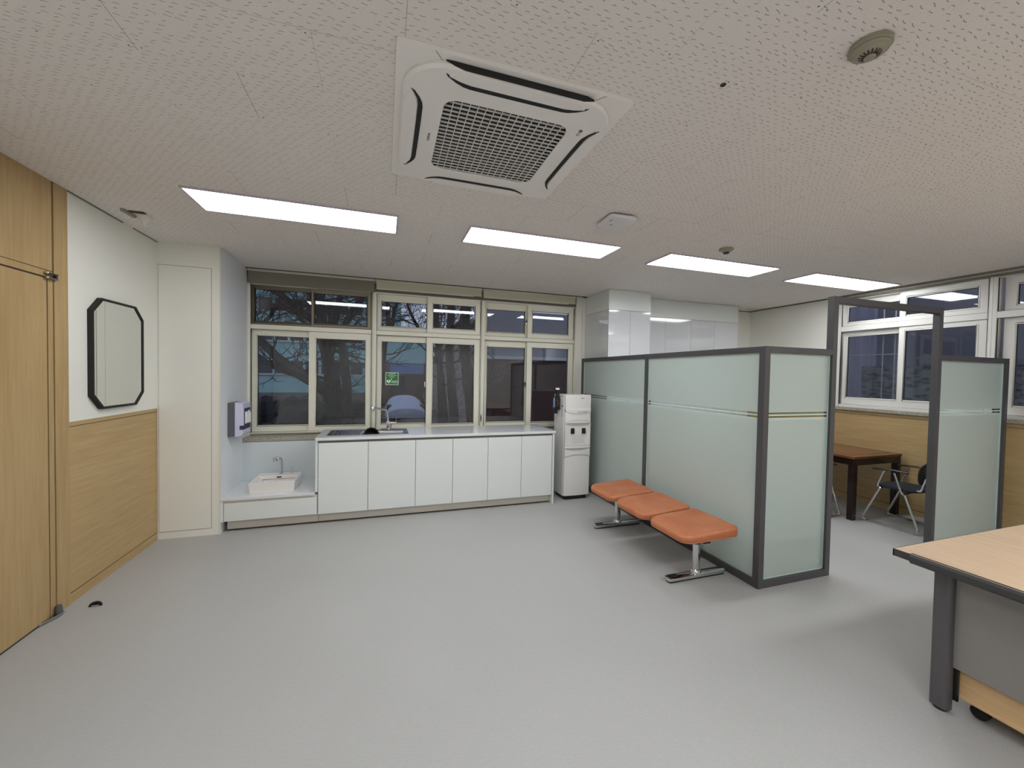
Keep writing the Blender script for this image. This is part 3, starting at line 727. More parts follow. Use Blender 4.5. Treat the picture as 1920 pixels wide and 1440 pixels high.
# tall base cabinets: three two-door units
DX = [-.617,-.150,.325,.722,1.120,1.520,1.905]
units = [('white two-door base cabinet under the steel sink','sink side'),('white two-door base cabinet in the middle of the sink run','mid'),('white two-door base cabinet at the dispenser end of the sink run','end')]
for k in range(3):
    a, b, c = DX[2*k], DX[2*k+1], DX[2*k+2]
    cb_ = thing('base_cabinet', units[k][0], 'cabinet', ((a+c)/2,4.6,0), 'white base cabinets under the long worktop')
    if k == 0:
        obj('body', MB().box(a, c, FY+.020, FY+.034, .105, .840).box(a, a+.02, FY+.02, 4.84, .105, .84).box(c-.018, c, FY+.02, 4.84, .105, .84).box(a, c, FY+.02, 4.84, .105, .125), 'laminate', cb_)
    else: obj('body', MB().box(a, c, FY+.020, 4.86, .105, .840), 'laminate', cb_)
    for p, q in ((a,b),(b,c)): obj('door', door(MB(), p, q, .107, .816), 'laminate', cb_, bevel=.0015)
    obj('door_gap', MB().box(a, c, FY+.018, FY+.0205, .107, .816), 'gap_dark', cb_)
    obj('finger_rail', MB().box(a, c, FY+.012, FY+.021, .817, .842), 'gap_grey', cb_)
    obj('plinth', MB().box(a, c, KY, KY+.015, .012, .105), 'plinth', cb_)
    obj('plinth_seal', MB().box(a, c, KY+.003, KY+.02, .0, .012), 'gap_dark', cb_)
    if k == 0: obj('side_panel', MB().box(-.640, -.619, 4.268, 4.866, .304+.028, .842), 'laminate', cb_)
    if k == 2: obj('side_panel', MB().box(1.908, 1.930, 4.262, 4.866, 0, .842), 'laminate', cb_)
wt = MB(); X0w, X1w, Y0w, Y1w = -.641, 1.940, 4.256, 4.883
sx0, sx1, sy0, sy1 = -.560, .258, 4.375, 4.765
wt.ring([(X0w,Y0w),(X1w,Y0w),(X1w,Y1w),(X0w,Y1w)], [(sx0+.012,sy0+.012),(sx1-.012,sy0+.012),(sx1-.012,sy1-.012),(sx0+.012,sy1-.012)], .8425, .871)
tag(obj('long_worktop', wt, 'worktop', bevel=.0015), 'long white worktop running over the base cabinets below the windows', 'worktop')
sk = thing('kitchen_sink', 'stainless steel inset sink with drainer in the long worktop', 'sink', (-.15,4.57,.871))
S = [(sx0,sy0),(sx1,sy0),(sx1,sy1),(sx0,sy1)]
bowl = [(-.225,sy0+.035),(.215,sy0+.035),(.215,sy1-.075),(-.225,sy1-.075)]
def q(P, z): return [(x,y,z) for x,y in P]
obj('bowl', MB().loops([q(S,.8712),q(ins(S,.004),.8760),q([(-.245,sy0+.022),(.235,sy0+.022),(.235,sy1-.06),(-.245,sy1-.06)],.8735),q(bowl,.8600),q(ins(bowl,.02),.715)], False, True), 'steel', sk, bevel=.004)
dr = [(sx0+.03,sy0+.035),(-.262,sy0+.035),(-.262,sy1-.06),(sx0+.03,sy1-.06)]
obj('drainer', MB().loops([q(dr,.8745),q(ins(dr,.008),.8775),q(ins(dr,.02),.8762)]), 'steel', sk, bevel=.002)
ribs = MB()
for i in range(6):
    x = sx0+.06+i*.038; ribs.tube([(x,sy0+.06,.8765),(x,sy1-.09,.8770)], .0035, 8)
obj('drainer_rib', ribs, 'steel', sk, smooth=True)
obj('strainer', MB().lathe(.0, 4.56, [(.04,.7155),(.04,.7185),(.02,.7165),(0,.7165)], 20), 'chrome', sk, smooth=True)
kt = thing('kitchen_tap', 'tall chrome angled mixer tap behind the steel sink', 'tap', (.047,4.80,.876))
X0 = .050; Y0_ = 4.800
obj('body', MB().lathe(X0, Y0_, [(.026,.871),(.026,.885),(.021,.889),(.021,.925),(.026,.930),(.026,.955),(.016,.960)], 22), 'chrome', kt, smooth=True)
obj('spout', MB().tube([(X0-.002,Y0_,.955),(X0-.008,Y0_,1.060),(X0-.014,Y0_-.004,1.078),(X0-.030,Y0_-.012,1.090),(X0-.155,Y0_-.11,1.128)], .0105, 12), 'chrome', kt, smooth=True)
hx, hy = X0-.172, Y0_-.125
obj('spray_head', MB().loops([[(hx+r*math.cos(2*PI*i/16), hy+r*math.sin(2*PI*i/16), z) for i in range(16)] for r,z in ((.020,1.092),(.023,1.100),(.023,1.132),(.018,1.140))]), 'chrome', kt, smooth=True)
obj('lever', MB().tube([(X0+.015,Y0_-.005,.943),(X0+.085,Y0_-.020,.943)], .0085, 10).tube([(X0+.085,Y0_-.020,.940),(X0+.089,Y0_-.022,1.010)], [.004,.003], 8), 'chrome', kt, smooth=True)
obj('hose_guide', MB().tube([(X0+.03,Y0_,.875),(X0+.034,Y0_,.915),(X0+.022,Y0_,.93)], .006, 8), 'chrome', kt, smooth=True)
bw = thing('sink_bowl', 'dark round bowl propped on edge in the steel sink', 'bowl', (-.125,4.47,.80))
def disc(y, r, n=28, cz=.852): return [(-.128+r*math.cos(2*PI*i/n), y+.18*(r*math.sin(2*PI*i/n)), cz+r*math.sin(2*PI*i/n)) for i in range(n)]
obj('shell', MB().loops([disc(4.470,.078),disc(4.466,.078),disc(4.468,.070),disc(4.500,.055),disc(4.516,.030),disc(4.520,.005)], False, True), 'black_plastic', bw, smooth=True)
obj('rim', MB().tube([(-.128+.078*math.cos(2*PI*i/28), 4.468+.18*.078*math.sin(2*PI*i/28), .852+.078*math.sin(2*PI*i/28)) for i in range(28)], .0042, 8, closed=True), 'rubber', bw, smooth=True)

# ------------------------------------------------------------------ water dispenser
wd = thing('water_dispenser', 'tall white hot and cold water dispenser beside the sink run', 'water dispenser', (2.28,4.5,0))
a0, a1 = 2.098, 2.452; f0 = 4.335; bk = 4.66
obj('cabinet', MB().prism([(a0,bk),(a0,f0+.05),(a0+.02,f0+.022),(a1-.02,f0+.022),(a1,f0+.05),(a1,bk)][::-1], .045, 1.292), 'device_white', wd, bevel=.006)
obj('foot_base', MB().prism(rrect((a0+a1)/2, 4.50, .155, .14, .03), 0, .045), 'black_plastic', wd)
def curvfront(z0, z1, y, zc=None, bulge=.02, n=12, top=None, bot=None):
    """front shell bowed toward the room; top/bot are functions of x giving z"""
    P = []
    xs = [a0+.004+(a1-a0-.008)*i/n for i in range(n+1)]
    mb = MB(); top = top or (lambda x: z1); bot = bot or (lambda x: z0)
    fr = lambda x: y - bulge*(1-((x-(a0+a1)/2)/((a1-a0)/2))**2)
    A1 = [(x, fr(x), bot(x)) for x in xs]; A2 = [(x, fr(x), top(x)) for x in xs]
    B1 = [(x, f0+.03, bot(x)) for x in xs]; B2 = [(x, f0+.03, top(x)) for x in xs]
    mb.loops([A1,A2,B2,B1,A1], False, False, closed=False)
    n0 = len(mb.v); mb.v += [A1[0],A2[0],B2[0],B1[0],A1[-1],A2[-1],B2[-1],B1[-1]]; mb.f += [(n0,n0+3,n0+2,n0+1),(n0+4,n0+5,n0+6,n0+7)]
    return mb
mid = (a0+a1)/2
par_ = lambda x: ((x-mid)/((a1-a0)/2))**2
obj('upper_front', curvfront(0,0,f0+.004,bulge=.016,top=lambda x:1.296-.0*x,bot=lambda x:.985-.030*par_(x)), 'device_white', wd, bevel=.002)
obj('display_ridge', curvfront(0,0,f0-.004,bulge=.016,top=lambda x:1.120-.0*x,bot=lambda x:1.062+.030*par_(x)), 'device_white', wd, bevel=.003)
obj('hood_lip', curvfront(0,0,f0-.006,bulge=.014,top=lambda x:.981-.028*par_(x),bot=lambda x:.948), 'device_white', wd, bevel=.002)
obj('tap_recess', MB().box(a0+.020, a1-.016, f0+.012, f0+.024, .672, .948), 'device_white', wd, bevel=.002)
obj('recess_cheek', MB().box(a0+.004, a0+.022, f0-.002, f0+.03, .668, .952), 'device_white', wd, bevel=.003)
obj('recess_cheek', MB().box(a1-.020, a1-.004, f0-.002, f0+.03, .668, .952), 'device_white', wd, bevel=.003)
gr = MB()
for i in range(5): gr.box(a0+.10, a1-.08, f0+.009, f0+.013, .700+.021*i, .704+.021*i)
obj('recess_rib', gr, 'device_grey', wd)
for cx in (2.205, 2.356):
    lv_ = obj('tap_lever', MB().prism(rrect(cx, .850, .024, .034, .007), f0-.004, f0+.013, 1), 'black_plastic', wd, bevel=.003)
obj('drip_tray', curvfront(0,0,f0-.002,bulge=.016,top=lambda x:.664,bot=lambda x:.640-.0*x), 'device_white', wd, bevel=.002)
obj('tray_scoop', curvfront(0,0,f0+.006,bulge=.010,top=lambda x:.640,bot=lambda x:.610+.027*par_(x)), 'device_grey', wd)
obj('lower_panel', curvfront(0,0,f0+.004,bulge=.016,top=lambda x:.607+.027*par_(x),bot=lambda x:.562-.035*par_(x)), 'device_white', wd, bevel=.002)
obj('lower_door', curvfront(0,0,f0+.012,bulge=.014,top=lambda x:.560-.035*par_(x),bot=lambda x:.052), 'device_white', wd, bevel=.003)
for i in range(6): obj('indicator', MB().box(2.262+.022*i-.003, 2.262+.022*i+.003, f0-.0235, f0-.018, 1.078, 1.090), 'ac_text' if i else 'black_plastic', wd)
obj('brand_plate', MB().box(2.305, 2.345, f0-.0135, f0-.010, 1.250, 1.256), 'ac_text', wd)
obj('side_label', MB().box(a0-.002, a0+.001, 4.400, 4.445, 1.015, 1.15), 'device_grey', wd)
obj('label_header', MB().box(a0-.003, a0+.001, 4.398, 4.447, 1.150, 1.160), 'black_plastic', wd)
cp = thing('cup_dispenser', 'dark tubular paper cup dispenser clipped to the side of the water dispenser', 'cup dispenser', (2.06,4.49,1.2))
cc = (2.062, 4.495)
obj('tube', MB().lathe(*cc, [(.030,1.130),(.031,1.255),(.031,1.268),(.026,1.270),(.026,1.345),(.027,1.350)], 20), 'black_plastic', cp, smooth=True)
obj('cup_stack', MB().lathe(*cc, [(.024,1.349),(.025,1.372),(.021,1.374),(.0,1.374)], 18), 'towel', cp, smooth=True)
obj('amber_window', MB().box(cc[0]-.018, cc[0]+.018, cc[1]-.034, cc[1]-.028, 1.150, 1.225), 'amber_plastic', cp, bevel=.002)
obj('blue_label', MB().lathe(2.030, 4.51, [(.014,1.105),(.017,1.13),(.017,1.235),(.010,1.25)], 14), 'blue_plastic', cp, smooth=True)
obj('mouth', MB().lathe(2.040, 4.50, [(.028,1.055),(.028,1.100),(.022,1.132)], 18), 'rubber', cp, smooth=True)
obj('clip', MB().box(2.070, 2.0985, 4.48, 4.53, 1.10, 1.24), 'black_plastic', cp, bevel=.003)

# ------------------------------------------------------------------ tall gloss cupboards
def tall(name, label, x0, x1, yf, splits, zsplit=2.382):
    t = thing(name, label, 'cupboard', ((x0+x1)/2,(yf+4.99)/2,0), 'glossy white full-height cupboards behind the partition')
    obj('carcass', MB().box(x0, x1, yf+.020, 4.98, 0, zsplit-.002), 'laminate_gloss', t)
    obj('top_filler', MB().box(x0, x1, yf, 4.98, zsplit+.001, H-.004), 'laminate', t)
    xs = [x0]+splits+[x1]
    for a, b in zip(xs, xs[1:]): obj('door', MB().box(a+.0015, b-.0015, yf, yf+.018, .08, zsplit-.003), 'laminate_gloss', t, bevel=.001)
    obj('door_gap', MB().box(x0+.002, x1-.002, yf+.017, yf+.021, .08, zsplit).box(x0+.001, x1-.001, yf+.004, yf+.02, zsplit-.003, zsplit+.001), 'gap_grey', t)
    obj('plinth', MB().box(x0+.005, x1-.005, yf+.05, yf+.06, 0, .08), 'plinth', t)
    return t
tall('tall_cupboard', 'glossy white two-door full-height cupboard next to the window wall', 2.703, 3.332, 4.39, [3.025])
tall('tall_cupboard', 'wide glossy white four-door full-height cupboard set back beside the narrower one', 3.336, 5.158, 4.69, [3.818,4.270,4.714])

# ------------------------------------------------------------------ partitions
PX, PY, PT, PH = 2.595, 2.120, .05, 1.768
def frame_bar(mb, *a): return mb.box(*a)
pt = thing('glass_partition', 'long grey-framed frosted glass partition behind the orange bench', 'partition', (PX+.025, 3.5, 0), 'grey-framed frosted partitions')
for y in (2.122, 3.443, 4.832):
    obj('post', MB().box(PX, PX+PT, y if y > 2.13 else PY, y+.05 if y > 2.13 else PY+PT, 0, PH), 'charcoal', pt, bevel=.002)
obj('top_rail', MB().box(PX, PX+PT, PY+PT, 3.443, PH-.045, PH).box(PX, PX+PT, 3.493, 4.832, PH-.045, PH), 'charcoal', pt, bevel=.002)
obj('bottom_rail', MB().box(PX, PX+PT, PY+PT, 3.443, 0, .055).box(PX, PX+PT, 3.493, 4.832, 0, .055), 'charcoal', pt, bevel=.002)
for y0, y1 in ((PY+PT,3.443),(3.493,4.832)):
    g_ = obj('glass_panel', MB().box(PX+.020, PX+.028, y0, y1, .055, PH-.045), 'frosted_glass', pt)
    obj('glazing_strip', MB().box(PX+.012, PX+.020, y0, y0+.005, .055, PH-.045).box(PX+.012, PX+.020, y1-.004, y1, .055, PH-.045), 'glass_edge', g_)
obj('tempered_mark', MB().box(PX+.0185, PX+.0198, 2.225, 2.238, .115, .135), 'device_grey', pt)
ps = thing('glass_partition', 'short grey-framed frosted glass partition between the bench corner and the doorway', 'partition', (2.96, PY+.025, 0), 'grey-framed frosted partitions')
SX1 = 3.283
obj('top_rail', MB().box(PX+PT, SX1, PY, PY+PT, PH-.045, PH), 'charcoal', ps, bevel=.002)
obj('bottom_rail', MB().box(PX+PT, SX1, PY, PY+PT, 0, .055), 'charcoal', ps, bevel=.002)
g_ = obj('glass_panel', MB().box(PX+PT, SX1, PY+.026, PY+.034, .055, PH-.045), 'frosted_glass', ps)
obj('glazing_strip', MB().box(PX+PT, SX1, PY+.018, PY+.026, .055, .059).box(PX+PT, PX+PT+.003, PY+.018, PY+.026, .055, PH-.045).box(SX1-.005, SX1, PY+.018, PY+.026, .055, PH-.045), 'glass_edge', g_)
obj('tempered_mark', MB().box(3.215, 3.232, PY+.0245, PY+.0258, .118, .132), 'device_grey', ps)
dw = thing('doorway_frame', 'tall dark grey open doorway frame joining the two frosted partitions', 'doorway frame', (3.95, PY+.025, 0))
DH = 2.178
obj('post', MB().box(SX1, SX1+.05, PY, PY+PT, 0, DH), 'charcoal', dw, bevel=.002)
obj('post', MB().box(4.606, 4.656, PY, PY+PT, 0, DH), 'charcoal', dw, bevel=.002)
obj('header', MB().box(SX1+.05, 4.606, PY, PY+PT, DH-.05, DH), 'charcoal', dw, bevel=.002)
pr = thing('glass_partition', 'grey-framed frosted glass partition between the doorway and the right-hand wall', 'partition', (5.2, PY+.025, 0), 'grey-framed frosted partitions')
EX = 5.668
obj('post', MB().box(EX, EX+.05, PY, PY+PT, 0, PH), 'charcoal', pr, bevel=.002)
obj('top_rail', MB().box(4.656, EX, PY, PY+PT, PH-.045, PH), 'charcoal', pr, bevel=.002)
obj('bottom_rail', MB().box(4.656, EX, PY, PY+PT, 0, .055), 'charcoal', pr, bevel=.002)
g_ = obj('glass_panel', MB().box(4.656, EX, PY+.026, PY+.034, .055, PH-.045), 'frosted_glass', pr)
obj('glazing_strip', MB().box(EX-.010, EX, PY+.018, PY+.026, .055, PH-.045), 'glass_edge', g_)

# ------------------------------------------------------------------ orange bench
bn = thing('waiting_bench', 'three-seat orange vinyl beam bench on chrome legs against the glass partition', 'bench', (2.28,2.92,0))
def seat(yc):
    hx, hy = .236, .2275; cx = 2.270; base = []
    for sx, sy, a0, rr in ((1,1,0,.13),(-1,1,PI/2,.36),(-1,-1,PI,.36),(1,-1,1.5*PI,.13)):
        for i in range(9):
            a = a0+PI/2*i/8
            x = sx*(1-rr)+rr*math.cos(a); y = sy*(1-rr)+rr*math.sin(a)
            x -= .07*(1-y*y) if x < -.5 else 0
            base.append((x, y*(1-.02*max(0,x))))
    def zt(x): return .418 + .018*max(0,x)**2 - .010*(1-x*x) - (.026*max(0,-x)**3)
    rings = []
    def ring(k, dz, low=False):
        out_ = []
        for x, y in base:
            z = (zt(x*k)+dz) if not low else (.358 - .014*max(0,-x)**2 + dz)
            out_.append((cx+hx*x*k, yc+hy*y*k, z))
        return out_
    rings.append(ring(.30, -.002, True)); rings.append(ring(.88, 0, True)); rings.append(ring(.975, .008, True)); rings.append(ring(1.0, .020, True))
    rings.append(ring(1.0, -.014)); rings.append(ring(.990, -.004)); rings.append(ring(.972, .0)); rings.append(ring(.90, .001))
    for k in (.75,.55,.35,.15,.02): rings.append(ring(k, .004*(1-k)))
    s_ = obj('seat', MB().loops(rings), 'orange_vinyl', bn, smooth=True)
    rim = [(cx+hx*x*.972, yc+hy*y*.985, .366-.014*max(0,-x)**2) for x,y in base]
    obj('seat_piping', MB().tube(rim, .0035, 6, closed=True), 'orange_vinyl', s_, smooth=True)
    obj('seat_bracket', MB().box(2.20, 2.36, yc-.09, yc+.09, .350, .3665), 'black_plastic', s_)
for yc in (2.432, 2.912, 3.390): seat(yc)
obj('beam', MB().box(2.262, 2.322, 2.29, 3.60, .300, .352), 'black_plastic', bn, bevel=.004)
for yc in (2.395, 3.462):
    obj('leg', MB().loops([[(2.290+.030*math.cos(2*PI*i/20), yc+.021*math.sin(2*PI*i/20), z) for i in range(20)] for z in (.03,.285)]), 'chrome', bn, smooth=True)
    obj('leg_cap', MB().loops([[(2.290+.034*math.cos(2*PI*i/20), yc+.025*math.sin(2*PI*i/20), z) for i in range(20)] for z in (.262,.312)]), 'black_plastic', bn, smooth=True)
    ft = obj('foot', MB().loops([[(x,y,z) for x,y in rrect(2.29, yc, hx_, hy_, .022)] for hx_,hy_,z in ((.270,.030,.012),(.272,.033,.018),(.270,.032,.034),(.262,.024,.040))]), 'chrome', bn, smooth=True)
    obj('rubber_pad', MB().prism(rrect(2.29, yc, .262, .026, .02), 0, .012), 'rubber', ft)
    obj('toe_pad', MB().prism(rrect(2.075, yc, .042, .020, .015), .0395, .0425), 'black_plastic', ft)
    obj('collar', MB().lathe(2.290, yc, [(.040,.036),(.042,.046),(.034,.062)], 20), 'chrome', ft, smooth=True)

# ------------------------------------------------------------------ table and chairs
tb = thing('wooden_table', 'dark brown wooden table against the right-hand wall seen through the doorway', 'table', (5.26,3.55,0))
tx0, tx1, ty0, ty1, tz = 4.865, 5.668, 2.884, 4.15, .700
obj('tabletop', MB().box(tx0, tx1, ty0, ty1, tz-.028, tz), 'table_wood', tb, bevel=.004)
obj('inlay', MB().box(tx0+.085, tx1-.085, ty0+.085, ty1-.085, tz, tz+.0012), 'table_dark' if False else 'table_wood', tb)
obj('inlay_line', MB().ring([(tx0+.082,ty0+.082),(tx1-.082,ty0+.082),(tx1-.082,ty1-.082),(tx0+.082,ty1-.082)],[(tx0+.088,ty0+.088),(tx1-.088,ty0+.088),(tx1-.088,ty1-.088),(tx0+.088,ty1-.088)], tz-.001, tz+.0016), 'table_dark', tb)
obj('apron', MB().ring([(tx0+.008,ty0+.008),(tx1-.008,ty0+.008),(tx1-.008,ty1-.008),(tx0+.008,ty1-.008)],[(tx0+.03,ty0+.03),(tx1-.03,ty0+.03),(tx1-.03,ty1-.03),(tx0+.03,ty1-.03)], tz-.098, tz-.028), 'table_dark', tb)
for x in (tx0+.006, tx1-.066):
    for y in (ty0+.006, ty1-.066):
        obj('leg', MB().box(x, x+.060, y, y+.060, 0, tz-.028), 'table_dark', tb, bevel=.003)
def chair(label, loc, rz):
    """local frame: faces +y, origin on the floor under the seat centre"""
    c = thing('meeting_chair', label, 'chair', (0,0,0), 'black chairs with chrome sled frames')
    w = .235; r = .0105
    for s in (-1, 1):
        x = s*w
        pts = [(x*.94,.098,.392),(x*.99,.205,.12),(x,.236,.050),(x,.242,.030),(x,.232,.0125),(x,.205,.0105),(x,-.185,.0105),(x,-.215,.0125),(x,-.226,.032),(x,-.222,.055),(x*.99,-.195,.13),(x*.94,-.105,.366)]
        obj('leg_frame', MB().tube(pts, r, 10), 'chrome', c, smooth=True)
        obj('arm_support', MB().tube([(x*.93,.118,.400),(x*.97,.112,.44),(x*1.0,.060,.582)], r*.9, 10).tube([(x*.93,-.085,.375),(x*.97,-.070,.42),(x*1.0,-.022,.578)], r*.9, 10), 'chrome', c, smooth=True)
        AL = []
        for i in range(9):
            t = i/8; y = .160-.295*t; h_ = .016*math.sin(PI*t*.9+.2)+.010
            z = .598+.010*math.sin(PI*t)-.010*(1-t)
            AL.append([(x*1.0+h_*math.cos(2*PI*k/10), y, z+.010*math.sin(2*PI*k/10)) for k in range(10)])
        obj('armrest', MB().loops(AL), 'chair_shell', c, smooth=True)
    SL = []
    for k_, z0 in ((.9,.392),(1,.398),(1,.412),(.95,.422),(.6,.424),(.1,.422)):
        SL.append([(.205*k_*px, -.02+.190*k_*py, z0 + .012*(py*k_)**2*(1 if py < 0 else -.6)) for px, py in [(math.copysign(abs(math.cos(a))**.45, math.cos(a)), math.copysign(abs(math.sin(a))**.45, math.sin(a))) for a in [2*PI*i/32 for i in range(32)]]])
    obj('seat', MB().loops(SL), 'chair_cloth', c, smooth=True)
    obj('cross_tube', MB().tube([(-.22,.10,.388),(.22,.10,.388)], r, 8).tube([(-.22,-.09,.372),(.22,-.09,.372)], r, 8), 'chrome', c, smooth=True)
    BL = []
    for dy, k_ in ((0,.93),(-.006,1),(-.016,1),(-.022,.93)):
        lp = []
        for i in range(32):
            a = 2*PI*i/32; px = math.copysign(abs(math.cos(a))**.5, math.cos(a)); pz = math.copysign(abs(math.sin(a))**.5, math.sin(a))
            x = .205*k_*px*(1-.12*max(0,-pz)); zz = .600+.135*k_*pz
            lp.append((x, -.215-.05*(zz-.45)/.3+.05*(x/.2)**2+dy, zz))
        BL.append(lp)
    obj('backrest', MB().loops(BL), 'chair_shell', c, smooth=True)
    obj('back_support', MB().tube([(-.15,-.07,.395),(-.165,-.205,.43),(-.15,-.232,.56)], r, 8).tube([(.15,-.07,.395),(.165,-.205,.43),(.15,-.232,.56)], r, 8), 'chrome', c, smooth=True)
    c.location = loc; c.rotation_euler = (0,0,rz); return c
chair('black armchair with chrome sled base facing the near end of the wooden table', (5.285,2.665,0), math.radians(3))
chair('black chrome-framed chair mostly hidden behind the doorway post, left of the wooden table', (4.655,3.265,0), math.radians(-88))

# ------------------------------------------------------------------ desk at right
dk = thing('office_desk', 'beech-topped desk with dark grey edge and legs, cropped at the lower right', 'desk', (2.95,.5,0))
e0, e1, g0, g1, dz = 2.360, 3.95, -.60, 1.222, .720
obj('desktop', MB().box(e0+.004, e1, g0, g1-.004, dz-.030, dz), 'desk_wood', dk)
obj('edge_band', MB().box(e0, e0+.004, 1.155, g1, dz-.034, dz-.0005).box(e0, e1, g1-.004, g1, dz-.034, dz-.0005), 'edge_dark', dk)
prof = [(e0-.004,dz-.012),(e0+.002,dz-.002),(e0+.008,dz+.001),(e0+.0205,dz+.001),(e0+.022,dz-.03),(e0+.016,dz-.046),(e0+.004,dz-.044),(e0-.003,dz-.034)]
mb = MB(); mb.loops([[(x,y,z) for x,z in prof] for y in (1.158, g0)])
obj('edge_profile', mb, 'edge_dark', dk)
def dleg(yc): 
    return MB().loops([[(x,y,z) for x,y in rrect(2.503, yc, .028, .034, .018)] for z in (.014, dz-.034)])
for yc in (1.093, -.48):
    lg = obj('leg', dleg(yc), 'desk_metal', dk, smooth=True)
    obj('levelling_foot', MB().lathe(2.503, yc, [(.024,0),(.024,.010),(.015,.014)], 16), 'black_plastic', lg)
for yc in (1.15, -.48):
    lg = obj('leg', MB().loops([[(x,y,z) for x,y in rrect(3.80, yc, .028, .034, .018)] for z in (.014, dz-.034)]), 'desk_metal', dk, smooth=True)
obj('under_rail', MB().box(2.515, 2.555, -.45, 1.06, .640, .688), 'black_plastic', dk)
obj('modesty_panel', MB().box(2.508, 2.522, -.45, 1.060, .215, .632), 'desk_panel', dk, bevel=.002)
obj('panel_bracket', MB().box(2.520, 2.532, 1.045, 1.066, .06, .66), 'black_plastic', dk)
pd = thing('drawer_pedestal', 'beech drawer pedestal on castors under the desk at lower right', 'pedestal', (2.78,.6,0))
obj('body', MB().box(2.540, 2.98, .10, 1.072, .085, .600), 'pedestal_wood', pd, bevel=.003)
obj('base_edge', MB().box(2.535, 2.985, .095, 1.077, .076, .092), 'pedestal_wood', pd, bevel=.002)
for x in (2.60, 2.92):
    for y in (.17, 1.0):
        cs = obj('castor', MB().loops([[(xx, y+.030*math.cos(2*PI*i/18), .031+.030*math.sin(2*PI*i/18)) for i in range(18)] for xx in (x-.016, x+.016)]), 'rubber', pd, smooth=True)
        obj('castor_plate', MB().box(x-.02, x+.02, y-.025, y+.025, .060, .079), 'black_plastic', cs)

# ------------------------------------------------------------------ outside the back windows
gr_ = obj('garden_ground', MB().box(-40, 60, 5.6, 70, -.75, -.55), 'leaf_litter'); gr_['kind'] = 'structure'
gr_ = obj('yard_ground', MB().box(RX+.5, 30, -12, 5.6, -.75, -.55), 'leaf_litter'); gr_['kind'] = 'structure'
def tree(label, base, lean, h, r, seed, spread=.55, depth=5, group='bare winter trees outside the windows'):
    rn = random.Random(seed); trunk, limbs = MB(), MB()
    t = thing('bare_tree', label, 'tree', base, group)
    def grow(p, d, ln, rad, lev):
        n = 5 if lev < 2 else 3; pts = [Vector(p)]; rs = [rad]; dd_ = Vector(d).normalized()
        for i in range(n):
            dd_ = (dd_ + Vector((rn.uniform(-1,1),rn.uniform(-1,1),rn.uniform(-.3,.8)))*(.10+.05*lev)).normalized()
            pts.append(pts[-1]+dd_*ln/n); rs.append(rad*(1-.42*(i+1)/n))
        (trunk if lev == 0 else limbs).tube(pts, rs, 9 if lev < 2 else (5 if lev < 3 else 3))
        if lev >= depth: return
        k = 5 if lev == 0 else (3 if lev < 3 else 3)
        for i in range(k):
            f = rn.uniform(.35,1) if lev else rn.uniform(.38,1.0); f = 1.0 if i == 0 else f
            idx = min(n-1, int(f*n)); q_ = pts[idx].lerp(pts[idx+1], min(1, f*n-idx)) if idx < n else pts[-1]
            nd = (dd_ + Vector((rn.uniform(-1,1),rn.uniform(-1,1),rn.uniform(-.25,.7)))*(spread+.25*(lev > 0))).normalized()
            grow(q_, nd, ln*rn.uniform(.55,.78), rad*(.60 if i == 0 else .45), lev+1)
    grow(base, lean, h, r, 0)
    obj('trunk', trunk, 'bark', t, smooth=True); obj('branches', limbs, 'bark', t, smooth=True)
    return t
def tree2(label, base, polys, seed, twigs=26, ln=.9):
    """trunk and main limbs laid out by hand, twigs grown from them"""
    rn = random.Random(seed); trunk, limbs = MB(), MB()
    t = thing('bare_tree', label, 'tree', base, 'bare winter trees outside the windows')
    def twig(p, d, l_, r_, lev):
        pts = [Vector(p)]; rs = [r_]; dd_ = Vector(d).normalized()
        for i in range(4):
            dd_ = (dd_+Vector((rn.uniform(-1,1),rn.uniform(-1,1),rn.uniform(-.35,.75)))*.22).normalized()
            pts.append(pts[-1]+dd_*l_/4); rs.append(max(.0022, r_*(1-.2*(i+1))))
        limbs.tube(pts, rs, 4 if lev > 1 else 6)
        if lev < 3:
            for _ in range(3 if lev < 2 else 3):
                q_ = pts[rn.randint(1,4)]
                twig(q_, dd_+Vector((rn.uniform(-1,1),rn.uniform(-1,1),rn.uniform(-.5,.8)))*.85, l_*rn.uniform(.5,.8), max(.003, r_*.5), lev+1)
    for k, (r0, r1, P) in enumerate(polys):
        P = [Vector(p) for p in P]; n = len(P)
        # smooth the hand-laid line a little
        Q = []; R = []
        for i in range(n-1):
            for u in range(4):
                f = u/4; a = P[max(0,i-1)]; b = P[i]; c = P[i+1]; d = P[min(n-1,i+2)]
                q_ = .5*((2*b)+(c-a)*f+(2*a-5*b+4*c-d)*f*f+(3*b-a-3*c+d)*f**3)
                Q.append(q_+Vector((rn.uniform(-1,1),rn.uniform(-1,1),0))*.012); R.append(r0+(r1-r0)*(i+f)/(n-1))
        Q.append(P[-1]); R.append(r1)
        (trunk if k == 0 else limbs).tube(Q, R, 10)
        m_ = max(3, int(twigs*(.55 if k else .4)))
        for _ in range(m_):
            i = rn.randint(len(Q)//3, len(Q)-1) if k == 0 else rn.randint(2, len(Q)-1)
            d = Vector((rn.uniform(-1,1), rn.uniform(-.8,.8), rn.uniform(-.3,1.0)))
            twig(Q[i], d, ln*rn.uniform(.5,1.2), max(.006, R[i]*.32), 0 if rn.random() < .5 else 1)
    obj('trunk', trunk, 'bark', t, smooth=True); obj('branches', limbs, 'bark', t, smooth=True)
    return t
